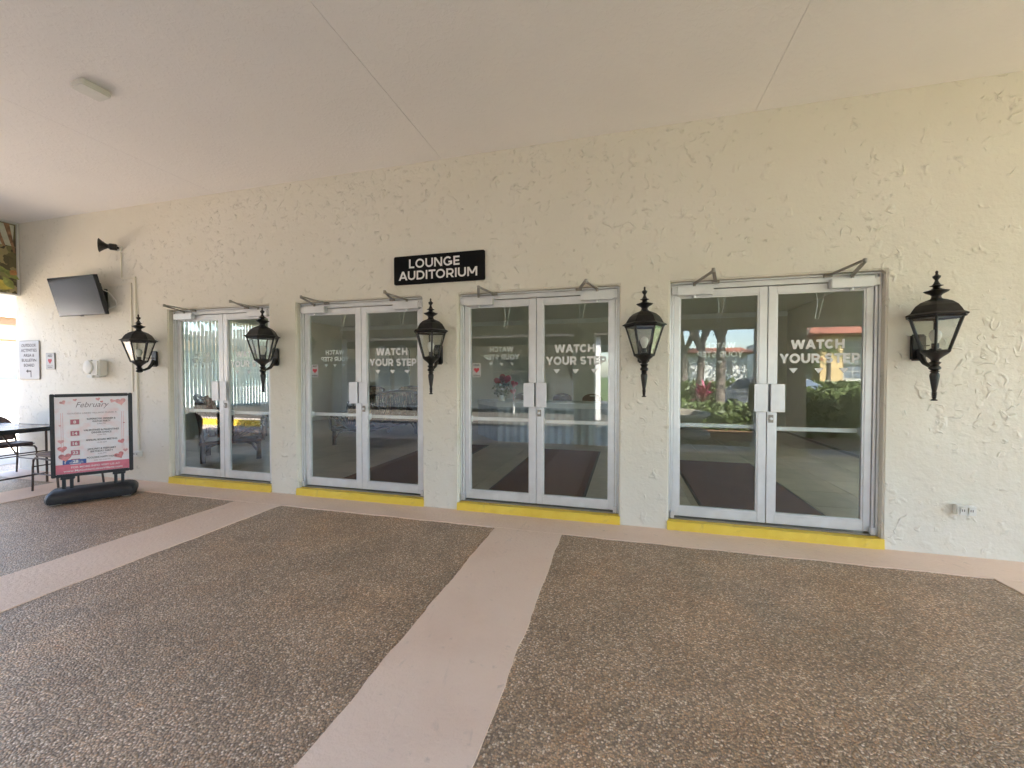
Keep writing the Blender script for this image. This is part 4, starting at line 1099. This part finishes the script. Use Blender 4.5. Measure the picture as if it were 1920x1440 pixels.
def make_rattan(name, w, label, loc, rz, group):
    """seat facing -y locally, origin on floor"""
    d = thing(name, loc, label, 'seat', rz, group)
    hw = w / 2
    for sx in (-1, 1):
        for y in (-0.36, 0.36):
            MB().tube([(sx * (hw - 0.02), y, 0.0), (sx * (hw - 0.02), y, 0.36)], [0.035, 0.032], 8).build('leg', 'rattan', d, 0, True)
            MB().tube([(sx * (hw - 0.03), y * 0.92, 0.14), (sx * (hw - 0.05), y * 0.75, 0.24), (sx * (hw - 0.07), y * 0.45, 0.29)], 0.016, 6).build('leg_brace', 'rattan', d, 0, True)
    fr = MB()
    for y in (-0.37, 0.37): fr.tube([(-hw, y, 0.30), (hw, y, 0.30)], 0.03, 8); fr.tube([(-hw, y, 0.36), (hw, y, 0.36)], 0.02, 8)
    for sx in (-1, 1): fr.tube([(sx * hw, -0.40, 0.30), (sx * hw, 0.40, 0.30)], 0.03, 8)
    fr.box(-hw + .02, hw - .02, -0.36, 0.36, 0.27, 0.31)
    fr.build('seat_frame', 'rattan', d, 0, True)
    for sx in (-1, 1):                                    # arm with a fan of canes
        a = MB(); x = sx * hw
        arm = [(x, -0.42, 0.30), (x, -0.44, 0.50), (x, -0.40, 0.585), (x, -0.25, 0.62), (x, 0.0, 0.65), (x, 0.22, 0.75), (x, 0.36, 0.90), (x, 0.42, 0.94)]
        a.tube(arm, 0.026, 8); a.build('arm', 'rattan', d, 0, True)
        rb = MB()
        for k in range(9):
            t = k / 8; base = Vector((x, 0.02, 0.33)); tip = Vector((x, -0.40 + 0.76 * t, 0.56 + 0.30 * t ** 1.6))
            rb.tube([base + Vector((0, (t - .5) * 0.10, 0)), base.lerp(tip, 0.55) + Vector((0, (t - .5) * 0.10, 0)), tip], [0.010, 0.012, 0.009], 5)
        rb.build('arm_fan', 'rattan', d, 0, True)
    nb = max(1, round(w / 0.62)); bk = MB()
    bk.tube([(-hw, 0.42, 0.94), (-hw * .6, 0.46, 1.0), (0, 0.47, 1.02), (hw * .6, 0.46, 1.0), (hw, 0.42, 0.94)], 0.028, 8)
    for sx in (-1, 1): bk.tube([(sx * hw, 0.36, 0.30), (sx * hw, 0.42, 0.94)], 0.026, 8)
    bk.build('back_frame', 'rattan', d, 0, True)
    rb = MB()
    for b in range(nb):
        cxx = -hw + (b + .5) * w / nb
        for k in range(9):
            t = k / 8 - .5; tip = Vector((cxx + t * w / nb * .95, 0.455, 0.97 - 0.10 * (2 * t) ** 2)); base = Vector((cxx + t * 0.12, 0.39, 0.34))
            rb.tube([base, base.lerp(tip, 0.5) + Vector((t * 0.08, 0, 0)), tip], [0.010, 0.012, 0.009], 5)
    rb.build('back_fan', 'rattan', d, 0, True)
    for b in range(nb):
        x0, x1 = -hw + .04 + b * (w - .08) / nb, -hw + .04 + (b + 1) * (w - .08) / nb
        MB().box(x0 + .006, x1 - .006, -0.40, 0.22, 0.365, 0.50).build('seat_cushion', 'floral', d, 0.045, True, 3)
        o = MB().box(x0 + .006, x1 - .006, -0.075, 0.075, 0.0, 0.52).build('back_cushion', 'floral', d, 0.06, True, 3)
        o.location = (0, 0.24, 0.50); o.rotation_euler = (R(-13), 0, 0)
    return d
G = 'rattan seats in the lounge'
arm0 = make_rattan('rattan_armchair', 0.78, 'dark rattan armchair with floral cushions behind the leftmost glass door', (-0.40, 1.22, FZ), R(137), G)
def dup_arm(loc, rz, lab):
    c = copy_tree(arm0); c.location = loc; c.rotation_euler = (0, 0, rz); c['label'] = lab; return c
make_rattan('rattan_sofa', 1.85, 'long rattan sofa seen end-on through the second glass door from the television', (0.80, 3.52, FZ), R(-91), G)
dup_arm((-1.15, 5.9, FZ), R(20), 'rattan armchair with pale floral cushion under the pale painted arched windows')
dup_arm((-0.2, 6.2, FZ), R(-5), 'rattan armchair farthest back, against the lounge back wall')
st = thing('side_table', (-2.2, 3.0, FZ), 'low dark side table in the lounge behind the leftmost door', 'table')
MB().box(-0.4, 0.4, -0.25, 0.25, 0.42, 0.47).build('tabletop', 'rattan', st, 0.006)
for x in (-0.36, 0.36):
    for y in (-0.21, 0.21): MB().box(x - .025, x + .025, y - .025, y + .025, 0, 0.419).build('leg', 'rattan', st, 0.003)

# skirted head table
sk = thing('skirted_table', (0, 0, FZ), 'long table with pale blue pleated skirt inside the third door', 'table')
path = [(2.62, 4.66), (3.325, 3.84), (6.05, 3.84)]
pts = []
for a, b in zip(path, path[1:]):
    a, b = Vector(a), Vector(b); n = int((b - a).length / 0.025)
    nn = Vector((b.y - a.y, -(b.x - a.x))).normalized()
    for k in range(n):
        t = k / n; off = 0.012 * math.sin(k * 1.05) + 0.006 * math.sin(k * 0.37)
        pts.append(a.lerp(b, t) + nn * off)
pts.append(Vector(path[-1]))
q = MB(); n = len(pts)
lv = [(0.005, 1.0), (0.4, 0.8), (0.775, 0.25)]
base = []
for a, b in zip(path, path[1:]):
    a, b = Vector(a), Vector(b); m = int((b - a).length / 0.025)
    base += [a.lerp(b, k / m) for k in range(m)]
base.append(Vector(path[-1]))
vs = [(base[i] + (pts[i] - base[i]) * s) .to_tuple() + (z,) for z, s in lv for i in range(n)]
back = [(v[0] + .002, v[1] + .006, v[2]) for v in vs]
fs = [(l * n + i, l * n + i + 1, (l + 1) * n + i + 1, (l + 1) * n + i) for l in range(2) for i in range(n - 1)]
q.add(vs, fs).add(back, [tuple(reversed(f_)) for f_ in fs]).build('skirt', 'skirt', sk, 0, True)
top = [(2.60, 4.66), (3.315, 3.825), (6.06, 3.825), (6.06, 4.6), (3.68, 4.6), (3.2, 5.16)]
MB().prism(top, 0.776, 0.802).build('tablecloth', 'cloth_white', sk, 0.008, seg=2)
MB().prism([(2.607, 4.645), (3.318, 3.818), (6.05, 3.818), (6.05, 3.822), (3.319, 3.822), (2.610, 4.648)], 0.70, 0.7755).build('cloth_overhang', 'cloth_white', sk)
for x, y in ((3.5, 4.1), (5.9, 4.1), (5.9, 4.5), (3.7, 4.5), (2.9, 4.75)): MB().tube([(x, y, 0), (x, y, 0.775)], 0.014, 8).build('leg', 'brown_metal', sk)
# valentine centrepiece
vc = thing('centrepiece', (3.30, 4.25, FZ + 0.802), 'valentine centrepiece of red hearts and dark green foliage on the skirted table', 'decoration')
MB().lathe([(0.07, 0), (0.075, 0.02), (0.05, 0.1), (0.04, 0.12)], 14).build('pot', 'white_plastic', vc, 0, True)
lf_ = MB(); rnd = random.Random(3)
for k in range(160):
    v = Vector((rnd.gauss(0, 1), rnd.gauss(0, .6), rnd.gauss(0, 1))).normalized() * rnd.uniform(.06, .19); cpt = v + Vector((0, 0, 0.24))
    s = rnd.uniform(.025, .05); u = Vector((rnd.uniform(-1, 1), rnd.uniform(-1, 1), rnd.uniform(-1, 1))).normalized(); w_ = u.orthogonal().normalized()
    lf_.add([cpt - u * s, cpt + w_ * s * .5, cpt + u * s, cpt - w_ * s * .5], [(0, 1, 2, 3)])
lf_.build('foliage', 'leaf_dark', vc)
for (x, z, s, r_) in ((-0.06, 0.42, 0.13, 0.3), (0.06, 0.46, 0.14, -0.2), (0.26, 0.36, 0.085, -0.3), (0.24, 0.20, 0.07, 0.2)):
    p_ = [(x + a * math.cos(r_) - b * math.sin(r_), z + a * math.sin(r_) + b * math.cos(r_)) for a, b in heart_poly(s)]
    MB().prism(p_, 0.03, 0.06, 'y').build('heart', 'ink_red', vc, 0.008, True)
MB().tube([(0.25, 0.045, 0.0), (0.25, 0.045, 0.32)], 0.006, 6).build('stick', 'ink_red', vc)
for x, z in ((0.0, 0.34), (0.04, 0.25)):
    MB().lathe([(0.005, z - .028), (0.03, z - .01), (0.033, z + .01), (0.01, z + .03)], 8, x, -0.12).build('white_rose', 'cloth_white', vc, 0, True)
# banquet chairs behind the table
def banquet(loc, rz, label):
    d = thing('banquet_chair', loc, label, 'chair', rz, 'brown banquet chairs behind the skirted table')
    pr_ = [(0.22 * math.cos(R(180 - 12 * k)), 0.80 + 0.13 * math.sin(R(12 * k))) for k in range(16)]
    hole = [(0.065 * math.cos(R(30 * k)), 0.885 + 0.016 * math.sin(R(30 * k))) for k in range(12)]
    bm = bmesh.new()
    def loop(ps, y): return [bm.verts.new((a, y, b)) for a, b in ps]
    outer = [(-0.205, 0.50)] + pr_ + [(0.205, 0.50)]
    for y in (0.0, 0.03):
        o_ = loop(outer, y); h_ = loop(hole, y)
        es = [bm.edges.new((o_[i], o_[(i + 1) % len(o_)])) for i in range(len(o_))] + [bm.edges.new((h_[i], h_[(i + 1) % 12])) for i in range(12)]
        bmesh.ops.triangle_fill(bm, edges=es, use_beauty=True)
        if y == 0.0: of, hf = o_, h_
    for A, B in ((of, o_), (hf, h_)):
        for i in range(len(A)): bm.faces.new((A[i], A[(i + 1) % len(A)], B[(i + 1) % len(A)], B[i]))
    bmesh.ops.recalc_face_normals(bm, faces=bm.faces)
    me = bpy.data.meshes.new('backrest'); bm.to_mesh(me); bm.free()
    o = link('backrest', me, 'brown_vinyl', d); o.location = (0, 0.2, 0)
    MB().box(-0.21, 0.21, -0.22, 0.19, 0.43, 0.48).build('seat', 'brown_vinyl', d, 0.02, True)
    for sx in (-1, 1):
        for y in (-0.2, 0.2): MB().tube([(sx * 0.19, y, 0), (sx * 0.19, y, 0.43)], 0.012, 8).build('leg', 'brown_metal', d)
        MB().tube([(sx * 0.19, 0.215, 0.42), (sx * 0.19, 0.215, 0.60)], 0.012, 8).build('back_post', 'brown_metal', d)
    return d
b0c = banquet((5.12, 5.0, FZ), R(0), 'brown arched banquet chair behind the skirted table, seen through the panel lettered the right way')
for loc, rz, lab in (((3.55, 5.15, FZ), R(8), 'brown arched banquet chair behind the centrepiece on the skirted table'), ((4.42, 5.05, FZ), R(-6), 'brown arched banquet chair half hidden by the third door pull plates')):
    c = copy_tree(b0c); c.location = loc; c.rotation_euler = (0, 0, rz); c['label'] = lab

# ------------------------------------------------------------------ outdoors: what the panes mirror and what shows past the wall end
def foliage_mesh(name, mat, n, size, pos, seed):
    rnd = random.Random(seed); vs, fs = [], []
    for k in range(n):
        c = pos(rnd); s = size * rnd.uniform(.6, 1.3)
        u = Vector((rnd.gauss(0, 1), rnd.gauss(0, 1), rnd.gauss(0, 1))).normalized(); w_ = u.orthogonal().normalized()
        w_ = (Matrix.Rotation(rnd.uniform(0, 6.28), 3, u) @ w_)
        o = len(vs); vs += [c - u * s, c + w_ * s * .45, c + u * s, c - w_ * s * .45]; fs.append((o, o + 1, o + 2, o + 3))
    me = bpy.data.meshes.new(name); me.from_pydata([tuple(v) for v in vs], [], fs); me.materials.append(M[mat]); return me
def hedge(x0, x1, y0, y1, z1, lab, n, seed, size=0.05, z0=-0.1):
    d = thing('hedge', ((x0 + x1) / 2, (y0 + y1) / 2, -0.15), lab, 'hedge')
    hx, hy, hz = (x1 - x0) / 2, (y1 - y0) / 2, z1 + 0.15
    core = MB(); nx = max(4, int(hx * 4)); rnd = random.Random(seed)
    core.box(-hx + .08, hx - .08, -hy + .08, hy - .08, 0, hz - .12)
    core.build('core', 'leaf_dark', d, 0.06)
    def pos(r):
        f = r.random(); bumpy = 0.06 * math.sin(r.random() * 9)
        if f < .45: return Vector((r.uniform(-hx, hx), r.uniform(-hy, hy), hz + r.gauss(-.06, .09)))
        if f < .85: return Vector((r.uniform(-hx, hx), hy + r.gauss(-.04, .09), r.uniform(0.02, hz)))
        return Vector((random.choice((-hx, hx)) + r.gauss(0, .04), r.uniform(-hy, hy), r.uniform(0, hz)))
    link('foliage', foliage_mesh('foliage', 'leaf', n, size, pos, seed), None, d)
    return d
hedge(7.4, 10.0, -8.9, -8.0, 0.52, 'low clipped hedge behind the round fountain basin', 5000, 1, 0.085)
hedge(9.6, 14.5, -8.2, -7.0, 0.95, 'tall leafy hedge beyond the porch column', 9000, 2, 0.11)
hedge(6.0, 30, -23.4, -22.2, 0.95, 'long clipped hedge across the parking lot', 7000, 3, 0.22)
# scalloped edging
eg = thing('bed_edging', (0, 0, 0), 'pale scalloped edging stones along the planting bed', 'edging')
sm = MB(); sm.prism([(-0.14, -0.06)] + [(-0.14 + 0.28 * k / 8, 0.015 + 0.05 * math.sin(math.pi * k / 8)) for k in range(9)] + [(0.14, -0.06)], -0.025, 0.025, 'y')
sme = sm.mesh('edging_stone'); sme.materials.append(M['stone'])
for k in range(34):
    o = bpy.data.objects.new('edging_stone', sme); COL.objects.link(o); o.parent = eg; o.location = (5.75 + 0.285 * k, -5.2, 0)
# fountain basin
fb = thing('fountain_basin', (6.55, -6.75, -0.06), 'round cast stone fountain basin in the planting bed', 'fountain')
MB().lathe([(1.30, 0), (1.30, 0.10), (1.18, 0.16), (1.10, 0.22), (1.14, 0.42), (1.26, 0.48), (1.32, 0.53), (1.30, 0.58), (1.16, 0.58), (1.10, 0.50), (1.08, 0.40), (0.02, 0.40)], 40).build('basin', 'stone', fb, 0, True)
MB().lathe([(0.30, 0.41), (0.22, 0.5), (0.14, 0.7), (0.16, 0.95), (0.50, 1.08), (0.56, 1.14), (0.50, 1.13), (0.1, 1.05), (0.08, 1.3), (0.02, 1.35)], 24).build('pedestal', 'stone', fb, 0, True)
def cordyline(loc, h, lab, seed):
    d = thing('cordyline', loc, lab, 'plant', 0, 'red leafed plants in the bed')
    rnd = random.Random(seed); lv, sm = MB(), MB()
    for sft in range(3):
        bx, by = rnd.uniform(-.12, .12), rnd.uniform(-.12, .12); hh = h * rnd.uniform(.55, .8)
        sm.tube([(bx * .4, by * .4, 0), (bx, by, hh)], 0.015, 6)
        for k in range(26):
            a = rnd.uniform(0, 6.28); e = rnd.uniform(.15, 1.2); L = h * rnd.uniform(.25, .42)
            dr = Vector((math.cos(a) * math.cos(e), math.sin(a) * math.cos(e), math.sin(e))); sd_ = dr.cross(Vector((0, 0, 1))).normalized() * 0.035
            b = Vector((bx, by, hh - rnd.random() * .25 * h)); m_ = b + dr * L * .55; tip = b + dr * L + Vector((0, 0, -L * .25))
            lv.add([b, m_ + sd_, tip, m_ - sd_], [(0, 1, 2, 3)])
    lv.build('leaves', 'leaf_red', d); sm.build('stem', 'bark', d)
cordyline((8.15, -9.3, -0.1), 1.45, 'dark red cordyline beside the slim tree trunk', 5)
cordyline((9.75, -7.6, -0.06), 1.95, 'tall magenta cordyline near the porch column', 6)
def tree(loc, h, r, lab, seed, spread, n=7000, mat='leaf_dark'):
    d = thing('shade_tree', loc, lab, 'tree', 0, 'trees beyond the porch')
    rnd = random.Random(seed); tr = MB(); tips = []
    fork = h * 0.36
    tr.tube([(0, 0, -.05), (rnd.uniform(-.03, .03), 0, 0.15), (rnd.uniform(-.06, .06), 0, fork * .5), (rnd.uniform(-.1, .1), 0, fork)], [r * 1.5, r * 1.05, r * .95, r * .85], 12)
    for k in range(6):
        a = k * 1.05 + rnd.uniform(-.3, .3); L = spread * rnd.uniform(.6, 1.0)
        p1 = Vector((math.cos(a) * L * .35, math.sin(a) * L * .35, fork + h * .2)); p2 = Vector((math.cos(a) * L, math.sin(a) * L, fork + h * rnd.uniform(.3, .55)))
        tr.tube([(0, 0, fork * .92), p1, p2], [r * .6, r * .35, r * .12], 8); tips += [p1.lerp(p2, .4), p2, p1.lerp(p2, .7)]
    tr.build('trunk', 'bark', d, 0, True)
    cl = [t_ + Vector((rnd.gauss(0, .5), rnd.gauss(0, .5), rnd.gauss(.2, .4))) for t_ in tips for _ in range(2)]
    def pos(q):
        c = q.choice(cl); return c + Vector((q.gauss(0, .48), q.gauss(0, .48), q.gauss(0, .36)))
    link('crown', foliage_mesh('crown', mat, n, 0.11, pos, seed), None, d)
tree((8.35, -11.0, -0.16), 7.5, 0.13, 'slim pale trunk tree between the fountain and parking lot', 11, 2.6)
tree((9.25, -12.2, -0.12), 8.5, 0.17, 'stout mottled trunk tree beside the blue parking marking', 12, 3.0)
tree((6.0, -13.5, -0.12), 8, 0.2, 'wide crowned tree behind the photographer', 13, 3.2)
tree((2.5, -20, -0.12), 9, 0.22, 'broad tree near the side building', 14, 3.6)
tree((-23, -20.5, -0.15), 10, 0.25, 'wide tree added over the far end of the side building to dim the mirrored sky', 17, 4.5, 9000)  # this and the next two are added to cover bright mirrored sky
tree((-17, -19.8, -0.15), 9.5, 0.24, 'leafy tree added behind the side building roof to dim the mirrored sky', 18, 4.0, 9000)
tree((-29, -23.5, -0.15), 11, 0.27, 'tallest tree added beyond the side building to dim the mirrored sky', 19, 4.8, 9000)
tree((16.5, -26, -0.16), 9, 0.22, 'dark crowned tree between the two red roofed houses', 15, 3.6)
tree((10.5, -30, -0.16), 10, 0.25, 'tall tree rising beside the white house', 16, 4.0)
def palm(loc, h, lab, seed):
    d = thing('palm_tree', loc, lab, 'palm', 0, 'palms before the ochre house')
    rnd = random.Random(seed); MB().tube([(0, 0, 0), (0.1, 0, h * .5), (0.05, 0.1, h)], [0.16, 0.12, 0.10], 10).build('trunk', 'bark', d, 0, True)
    f = MB()
    for k in range(18):
        a = 2 * math.pi * k / 18 + rnd.uniform(-.1, .1); e = rnd.uniform(-.1, .9); L = rnd.uniform(1.4, 1.9)
        pts_ = [Vector((0.05, 0.1, h)) + Vector((math.cos(a) * t * L * math.cos(e), math.sin(a) * t * L * math.cos(e), t * L * math.sin(e) - 0.75 * t * t * L * .8)) for t in (0, .25, .5, .75, 1)]
        side = Vector((-math.sin(a), math.cos(a), 0))
        for j in range(4):
            for q_ in range(4):
                b = pts_[j].lerp(pts_[j + 1], q_ / 4); fw = (pts_[j + 1] - pts_[j]).normalized()
                for s_ in (-1, 1):
                    tip = b + side * s_ * 0.38 * (1.1 - j / 5) + fw * .2 + Vector((0, 0, -.12)); f.add([b, b + fw * .07, tip], [(0, 1, 2)])
    f.build('fronds', 'leaf_palm', d)
palm((18.6, -26.5, -0.16), 3.3, 'short palm in front of the ochre columns', 21)
palm((21.6, -25.5, -0.16), 3.8, 'taller palm at the corner of the ochre house', 22)
palm((17.3, -27, -0.16), 3.0, 'small palm beside the red awning house', 23)
# parked car
def car(loc, rz):
    d = thing('parked_car', loc, 'silver car parked behind the hedge', 'car', rz)
    prof = [(-2.15, 0.30, .80), (-2.20, 0.62, .86), (-2.10, 0.90, .86), (-1.75, 1.02, .84), (-1.25, 1.42, .64), (-0.6, 1.50, .62), (0.3, 1.48, .62), (0.65, 1.40, .64), (1.25, 1.02, .80), (1.95, 0.88, .80), (2.18, 0.66, .82), (2.15, 0.30, .80)]
    b = MB(); n = len(prof)
    vs = [(x, -w_, z) for x, z, w_ in prof] + [(x, w_, z) for x, z, w_ in prof]
    belt = 0.95
    b.add(vs, [(i, (i + 1) % n, (i + 1) % n + n, i + n) for i in range(n)])
    for s in (-1, 1):
        lo = [(x, s * .88, min(z, belt)) for x, z, w_ in prof]
        pts_ = [(x, s * (0.88 if z <= belt else w_), z) for x, z, w_ in prof]
        o = len(b.v); b.add(pts_, [tuple(range(n))])
    b.build('body', 'car_paint', d, 0.05, True, 3)
    for s in (-1, 1):
        MB().prism([(-1.45, 1.04), (-1.12, 1.36), (-0.5, 1.43), (-0.5, 1.04)], s * 0.80, s * 0.815 if s > 0 else s * 0.815, 'y').build('window', 'winglass', d)
        MB().prism([(-0.42, 1.04), (-0.42, 1.43), (0.25, 1.42), (0.95, 1.04)], s * 0.80, s * 0.815, 'y').build('window', 'winglass', d)
        for x in (-1.35, 1.35):
            w_ = MB(); w_.lathe([(0.20, -.11), (0.31, -.11), (0.33, -.09), (0.33, .09), (0.31, .11), (0.20, .11)], 24); o = w_.build('wheel', 'tyre', d, 0, True); o.rotation_euler = (R(90), 0, 0); o.location = (x, s * .80, .33)
            r_ = MB().lathe([(0.02, -.112), (0.19, -.112), (0.2, -.10), (0.2, .10), (0.19, .112), (0.02, .112)], 20).build('rim', 'alu', o, 0, True)
        MB().box(-2.2, -2.13, s * .62 - .14, s * .62 + .14, .70, .86).build('tail_light', 'red_light', d, 0.02)
        MB().box(2.10, 2.185, s * .60 - .16, s * .60 + .16, .62, .74).build('headlight', 'lampglass', d, 0.02)
    MB().add([(0.68, -.58, 1.385), (0.68, .58, 1.385), (1.22, .70, 1.05), (1.22, -.70, 1.05), (0.70, -.58, 1.40), (0.70, .58, 1.40), (1.245, .70, 1.06), (1.245, -.70, 1.06)], [(0, 1, 2, 3), (7, 6, 5, 4), (0, 4, 5, 1), (2, 6, 7, 3), (1, 5, 6, 2), (0, 3, 7, 4)]).build('windscreen', 'winglass', d)
    MB().add([(-1.28, -.58, 1.40), (-1.28, .58, 1.40), (-1.74, .74, 1.05), (-1.74, -.74, 1.05), (-1.30, -.58, 1.415), (-1.30, .58, 1.415), (-1.765, .74, 1.06), (-1.765, -.74, 1.06)], [(3, 2, 1, 0), (4, 5, 6, 7), (0, 4, 5, 1), (2, 6, 7, 3), (1, 5, 6, 2), (0, 3, 7, 4)]).build('rear_window', 'winglass', d)
    return d
car((11.4, -12.9, -0.12), R(62))
# houses mirrored in the last door
def window(parent, x0, x1, y, z0, z1, face=1):
    w_ = MB().box(x0, x1, y, y + 0.04 * face, z0, z1) if face > 0 else MB().box(x0, x1, y - .04, y, z0, z1)
    f = w_.build('window', 'white_plastic', parent, 0.01)
    nx = 2 if x1 - x0 > 0.9 else 1
    for i in range(nx):
        for j in range(2):
            a, b = x0 + .05 + i * (x1 - x0 - .05) / nx, x0 + (i + 1) * (x1 - x0 - .05) / nx
            c, e = z0 + .05 + j * (z1 - z0 - .05) / 2, z0 + (j + 1) * (z1 - z0 - .05) / 2
            MB().box(a, b, y + .0405, y + .05, c, e).build('pane', 'winglass', f)
h1 = thing('white_house', (0, 0, 0), 'white house with red tiled roof across the parking lot', 'house')
MB().box(9.0, 15.2, -38, -31, -0.15, 3.15).build('wall', 'white_wall', h1)
MB().prism([(-30.4, 3.14), (-30.3, 3.24), (-34.5, 3.85), (-38.7, 3.24), (-38.6, 3.14)], 8.6, 15.6, 'x').build('roof', 'roof_tile', h1)
for x in (10.1, 13.2): window(h1, x, x + 0.95, -30.999, 1.6, 2.6)
h2 = thing('ochre_house', (0, 0, 0), 'two storey house with ochre entrance bay, arched windows and red roof', 'house')
MB().box(17.5, 26, -40, -31, -0.15, 4.3).build('wall', 'white_wall', h2)
MB().box(19.6, 21.0, -31.0, -29.9, -0.15, 4.5).build('entrance_bay', 'ochre', h2)
MB().prism([(-29.4, 4.3), (-29.3, 4.42), (-35.5, 5.9), (-40.7, 4.42), (-40.6, 4.3)], 19.0, 27, 'x').build('roof', 'roof_tile', h2)
MB().prism([(-29.2, 2.5), (-29.2, 2.6), (-30.99, 3.2), (-30.99, 2.5)], 17.4, 19.55, 'x').build('awning', 'roof_tile', h2)
for x in (17.9, 21.5, 23.2): window(h2, x, x + 1.2, -30.999, 1.2, 2.3)
for x in (21.5, 23.2): window(h2, x, x + 1.2, -30.999, 3.0, 4.0)
# building across the side court, shaded by its own overhang
h3 = thing('side_building', (0, 0, 0), 'pale stucco building with deep eaves across the side court', 'building')
MB().box(-32, 4.6, -19, -13.0, -0.15, 3.0).build('wall', 'stucco_out', h3)
MB().box(-32.5, 5.4, -19.5, -9.4, 2.75, 2.95).build('eave', 'fascia', h3)
MB().box(-32.4, 5.3, -19.4, -9.5, 2.951, 3.40).build('roof', 'fascia', h3)
for x in (-20, -17, -14, -11.2, -8.4, -5.6, -2.8, 0.2): window(h3, x, x + 1.7, -12.999, 0.9, 2.3)
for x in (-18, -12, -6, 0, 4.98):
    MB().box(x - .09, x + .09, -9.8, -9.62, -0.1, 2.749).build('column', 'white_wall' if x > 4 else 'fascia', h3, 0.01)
rl = thing('railing', (3.0, -11.2, 0.0), 'white picket railing before the side building', 'railing')
for z in (0.35, 1.02): MB().box(-1.3, 1.3, -0.02, 0.02, z, z + .05).build('rail', 'white_plastic', rl)
for k in range(18): MB().box(-1.28 + k * .15, -1.255 + k * .15, -0.0125, 0.0125, 0.4005, 1.0195).build('picket', 'white_plastic', rl)
for x in (-1.35, 1.3): MB().box(x, x + .05, -0.03, 0.03, -.12, 1.1).build('post', 'white_plastic', rl)
lx = copy_tree(lamp_full); lx.location = (3.7, -13.0, 0); lx.rotation_euler = (0, 0, R(180)); lx['label'] = 'black lantern on the side building across the court'
tag(MB().box(-7.6, -3.3, -5.3, -5.12, -0.1, 0.12).build('kerb', 'yellow'), kind='structure')

# pale building past the wall end
h4 = thing('pool_building', (0, 0, 0), 'bright white building with windows and tan eave beyond the wall end', 'building')
MB().box(-20, -14.0, -7, 16, -0.15, 3.3).build('wall', 'white_wall', h4)
MB().box(-20.2, -13.3, -7.4, 16.4, 2.58, 3.3).build('eave', 'tan', h4)
MB().box(-20.3, -13.2, -7.5, 16.5, 3.3, 3.42).build('roof', 'white_wall', h4)
for k in range(9):
    y = -6.2 + 2.4 * k
    f = MB().box(-13.999, -13.96, y, y + 2.0, 1.22, 2.45).build('window', 'white_plastic', h4, 0.005)
    for z0, z1 in ((1.29, 1.80), (1.88, 2.39)):
        for q in (0.07, 1.03): MB().box(-13.9595, -13.95, y + q, y + q + 0.9, z0, z1).build('pane', 'winglass', f)
